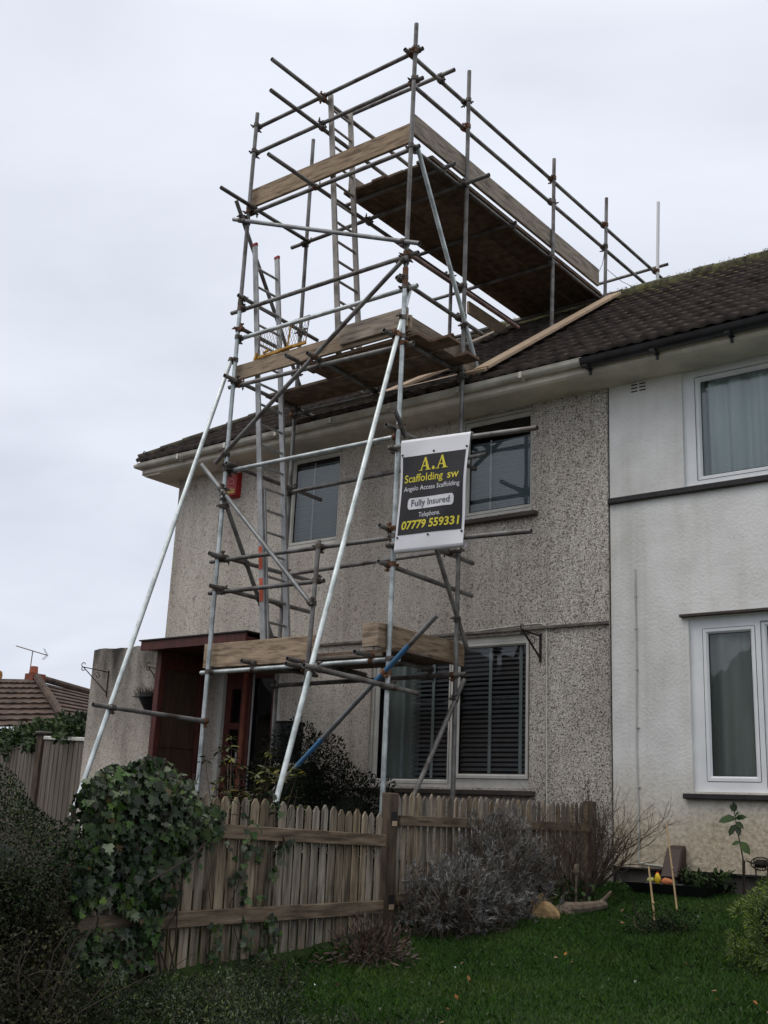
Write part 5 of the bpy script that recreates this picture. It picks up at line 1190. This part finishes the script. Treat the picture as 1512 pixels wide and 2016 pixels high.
n=380; x=g.uniform(.2,3.8,n); y=g.uniform(-5.3,-.7,n); cx=x+.0; P=np.stack([x,y,gz(x,y)+.012],-1); k=6
PP=np.repeat(P,k,0)+g.normal(0,.006,(n*k,3)); d=rnd(n*k); d[:,2]=np.abs(d[:,2])*.35+.12
lw=leaves('lawn_weeds',PP,d,np.tile((0,0,1.),(n*k,1))+rnd(n*k)*.3,g.uniform(.014,.034,n*k),'mid_leaf',None,'oval',.6); tag(lw,'small broad leaved weeds scattered through the lawn','weeds',kind='stuff')
n=7; x=g.uniform(.6,3.2,n); y=g.uniform(-5.1,-1.5,n); P=np.stack([x,y,gz(x,y)+.05],-1)
ds=leaves('daisies',np.repeat(P,5,0),rnd(n*5)*np.array([1,1,.3]),np.tile((0,0,1.),(n*5,1)),.011,'print_white',None,'oval',.7); tag(ds,'tiny pale daisy heads dotted over the lawn','flowers',kind='stuff')
n=46; x=g.uniform(.3,3.6,n); y=g.uniform(-5.2,-1.0,n); P=np.stack([x,y,gz(x,y)+.04],-1); d=rnd(n); d[:,2]*=.3
fl=leaves('fallen_leaves',P,d,np.tile((0,0,1.),(n,1))+rnd(n)*.5,g.uniform(.015,.045,n),'dead_leaf'); tag(fl,'scattered dead leaves lying on the lawn','leaves',kind='stuff')
n=260; x=g.uniform(-.1,1.2,n); y=g.uniform(-.45,-.05,n); P=np.stack([x,y,gz(x,y)+.01],-1)
wd=leaves('weeds',P,norm(rnd(n)+np.array([0,0,.8])),rnd(n),g.uniform(.03,.08,n),'mid_leaf',None,'oval',.4); tag(wd,'short weeds along the foot of the white wall','weeds',kind='stuff')
# ------------------------------------------------------------------ background at the left
bf=thing('board_fence',(-9.5,1,1.2),'weathered vertical board fence with dark posts at the far left','fence')
def fpt(t): return Vector((-8.2-3.4*t,.25+1.45*t,0))
for a,b_,zt0,zt1 in ((0,.88,2.50,2.66),(.94,2.3,2.66,2.55)):
    n=int((b_-a)*24); mb=MB()
    for i in range(n):
        p=fpt(a+(b_-a)*i/n); q=fpt(a+(b_-a)*(i+.94)/n); zt=zt0+(zt1-zt0)*i/n
        mb.bar((p.x,p.y+.01*(i%2),zt/2+.5),(q.x,q.y+.01*(i%2),zt/2+.5),.02,zt-1.0)
    mb.build('boards','fence_panel',bf)
    p,q=fpt(a),fpt(b_)
    if a==0: MB().bar((p.x,p.y,zt0+.03),(q.x,q.y,zt1+.03),.07,.06).build('capping_rail','frame_paint',bf,bevel=.01)
for t in (.91,2.35):
    p=fpt(t); MB().box((p.x-.07,p.y-.09,.9),(p.x+.07,p.y+.05,2.74)).build('post','post_dark',bf); MB().box((p.x-.11,p.y-.13,2.742),(p.x+.11,p.y+.09,2.80)).build('post_cap','plinth',bf,bevel=.02)
hv=thing('climber',(-11,2.5,2.5),'green climber growing over the top of the far board fence','climber')
P=[];D=[]
for t,h,w,sd in ((.35,.26,.6,141),(1.0,.32,.8,142),(1.5,.42,.9,143),(2.1,.45,1.0,144)):
    p=fpt(t); a,b_=blob_pts(2200,(p.x,p.y+.5,2.75-.03*t),(w,.55,h),.5,.25,sd); P.append(a);D.append(b_)
P=np.concatenate(P);D=np.concatenate(D); leaves('foliage',P,D+rnd(len(P)),rnd(len(P)),RNG.uniform(.05,.12,len(P)),'mid_leaf',hv)
# bungalow
bg=thing('bungalow',(-26,11,1.2),'distant bungalow with brown hipped tile roof at the far left','house')
def tiles(a,b,c,d,rows,waves,par,nm,lift=.05,amp=.03):
    """quad a-b along the eave, d-c along the top"""
    a,b,c,d=map(Vector,(a,b,c,d)); n=(b-a).cross(d-a).normalized()
    if n.z<0: n=-n
    v=[];f=[]; nx_=waves*4
    for r in range(rows):
        for s,l in ((r/rows,0),(r/rows,lift),((r+1)/rows,0)):
            for i in range(nx_+1):
                u=i/nx_; p=a.lerp(b,u).lerp(d.lerp(c,u),s); hh=l+(amp*(.5+.5*math.cos(u*waves*6.283)) if l else 0)
                v.append(p+n*hh)
    k=nx_+1
    for r in range(rows):
        for q in range(2):
            for i in range(nx_): o=(r*3+q)*k+i; f.append((o,o+1,o+1+k,o+k))
    return MB().add(v,f).build(nm,'roof_far',par)
E1,E2=Vector((-24.2,10.84,4.05)),Vector((-31.5,6.6,3.55))
tp=Vector((-27.3,12.3,5.62))
tiles((-33.5,4.0,3.3),(-23.6,11.2,3.95),(-27.2,12.25,5.62),(-30.8,10.2,5.6),9,26,bg,'roof_slope')
tiles((-24.0,10.9,3.80),(-23.8,17.5,3.8),(-28.2,17.2,5.30),(-27.4,12.35,5.60),12,3,bg,'roof_slope',.05,.0)
MB().path([(-23.75,11.1,4.05),(-25.5,11.7,4.88),(-27.25,12.28,5.72)],.13,8).path([(-27.3,12.3,5.72),(-28.0,14.8,5.58),(-28.3,17.2,5.38)],.11,8).build('ridge_tile','roof_far',bg)
MB().path([(-28.3,11.6,5.72),(-30.8,10.2,5.72)],.16,8).build('ridge_tile','ochre_tile',bg)
MB().box((-31,11.5,1.2),(-24.6,16.8,3.85)).build('wall','wall_far',bg)
MB().box((-27.65,12.1,5.4),(-27.2,12.6,5.82)).build('chimney','brick_red',bg); 
MB().tube((-27.55,12.35,5.86),(-27.55,12.35,6.08),.15,.13,10,hollow=True).build('chimney_pot','terracotta',bg)
MB().path([(-24.1,11.5,3.72),(-23.9,12.2,3.80),(-23.85,12.45,4.05),(-24.3,12.7,4.75)],.095,10).build('soil_pipe','black_plastic',bg)
MB().box((-23.6,14.6,3.0),(-22.8,15.4,4.15)).build('chimney','wall_far',bg)
an=thing('tv_aerial',(-27.5,12.3,6.0),'thin television aerial on a pole above the bungalow chimney','aerial')
MB().tube((-27.62,12.25,5.8),(-27.6,12.25,6.60),.018,n=6).build('mast','alu_old',an)
A,B_=Vector((-28.05,11.9,6.74)),Vector((-27.2,12.55,6.47)); mb=MB().tube(A,B_,.018,n=6)
u=(B_-A).normalized(); sd=u.cross(Vector((0,0,1))).normalized()
for i in range(12):
    p=A.lerp(B_,i/11); mb.tube(p-sd*.08,p+sd*.08,.008,n=4)
for i in (-1,1):
    for j in range(5): p=B_-u*.03*j+Vector((0,0,0.038*j*i+.02*i)); mb.tube(p-sd*.13,p+sd*.13,.009,n=4)
mb.build('elements','alu_old',an)
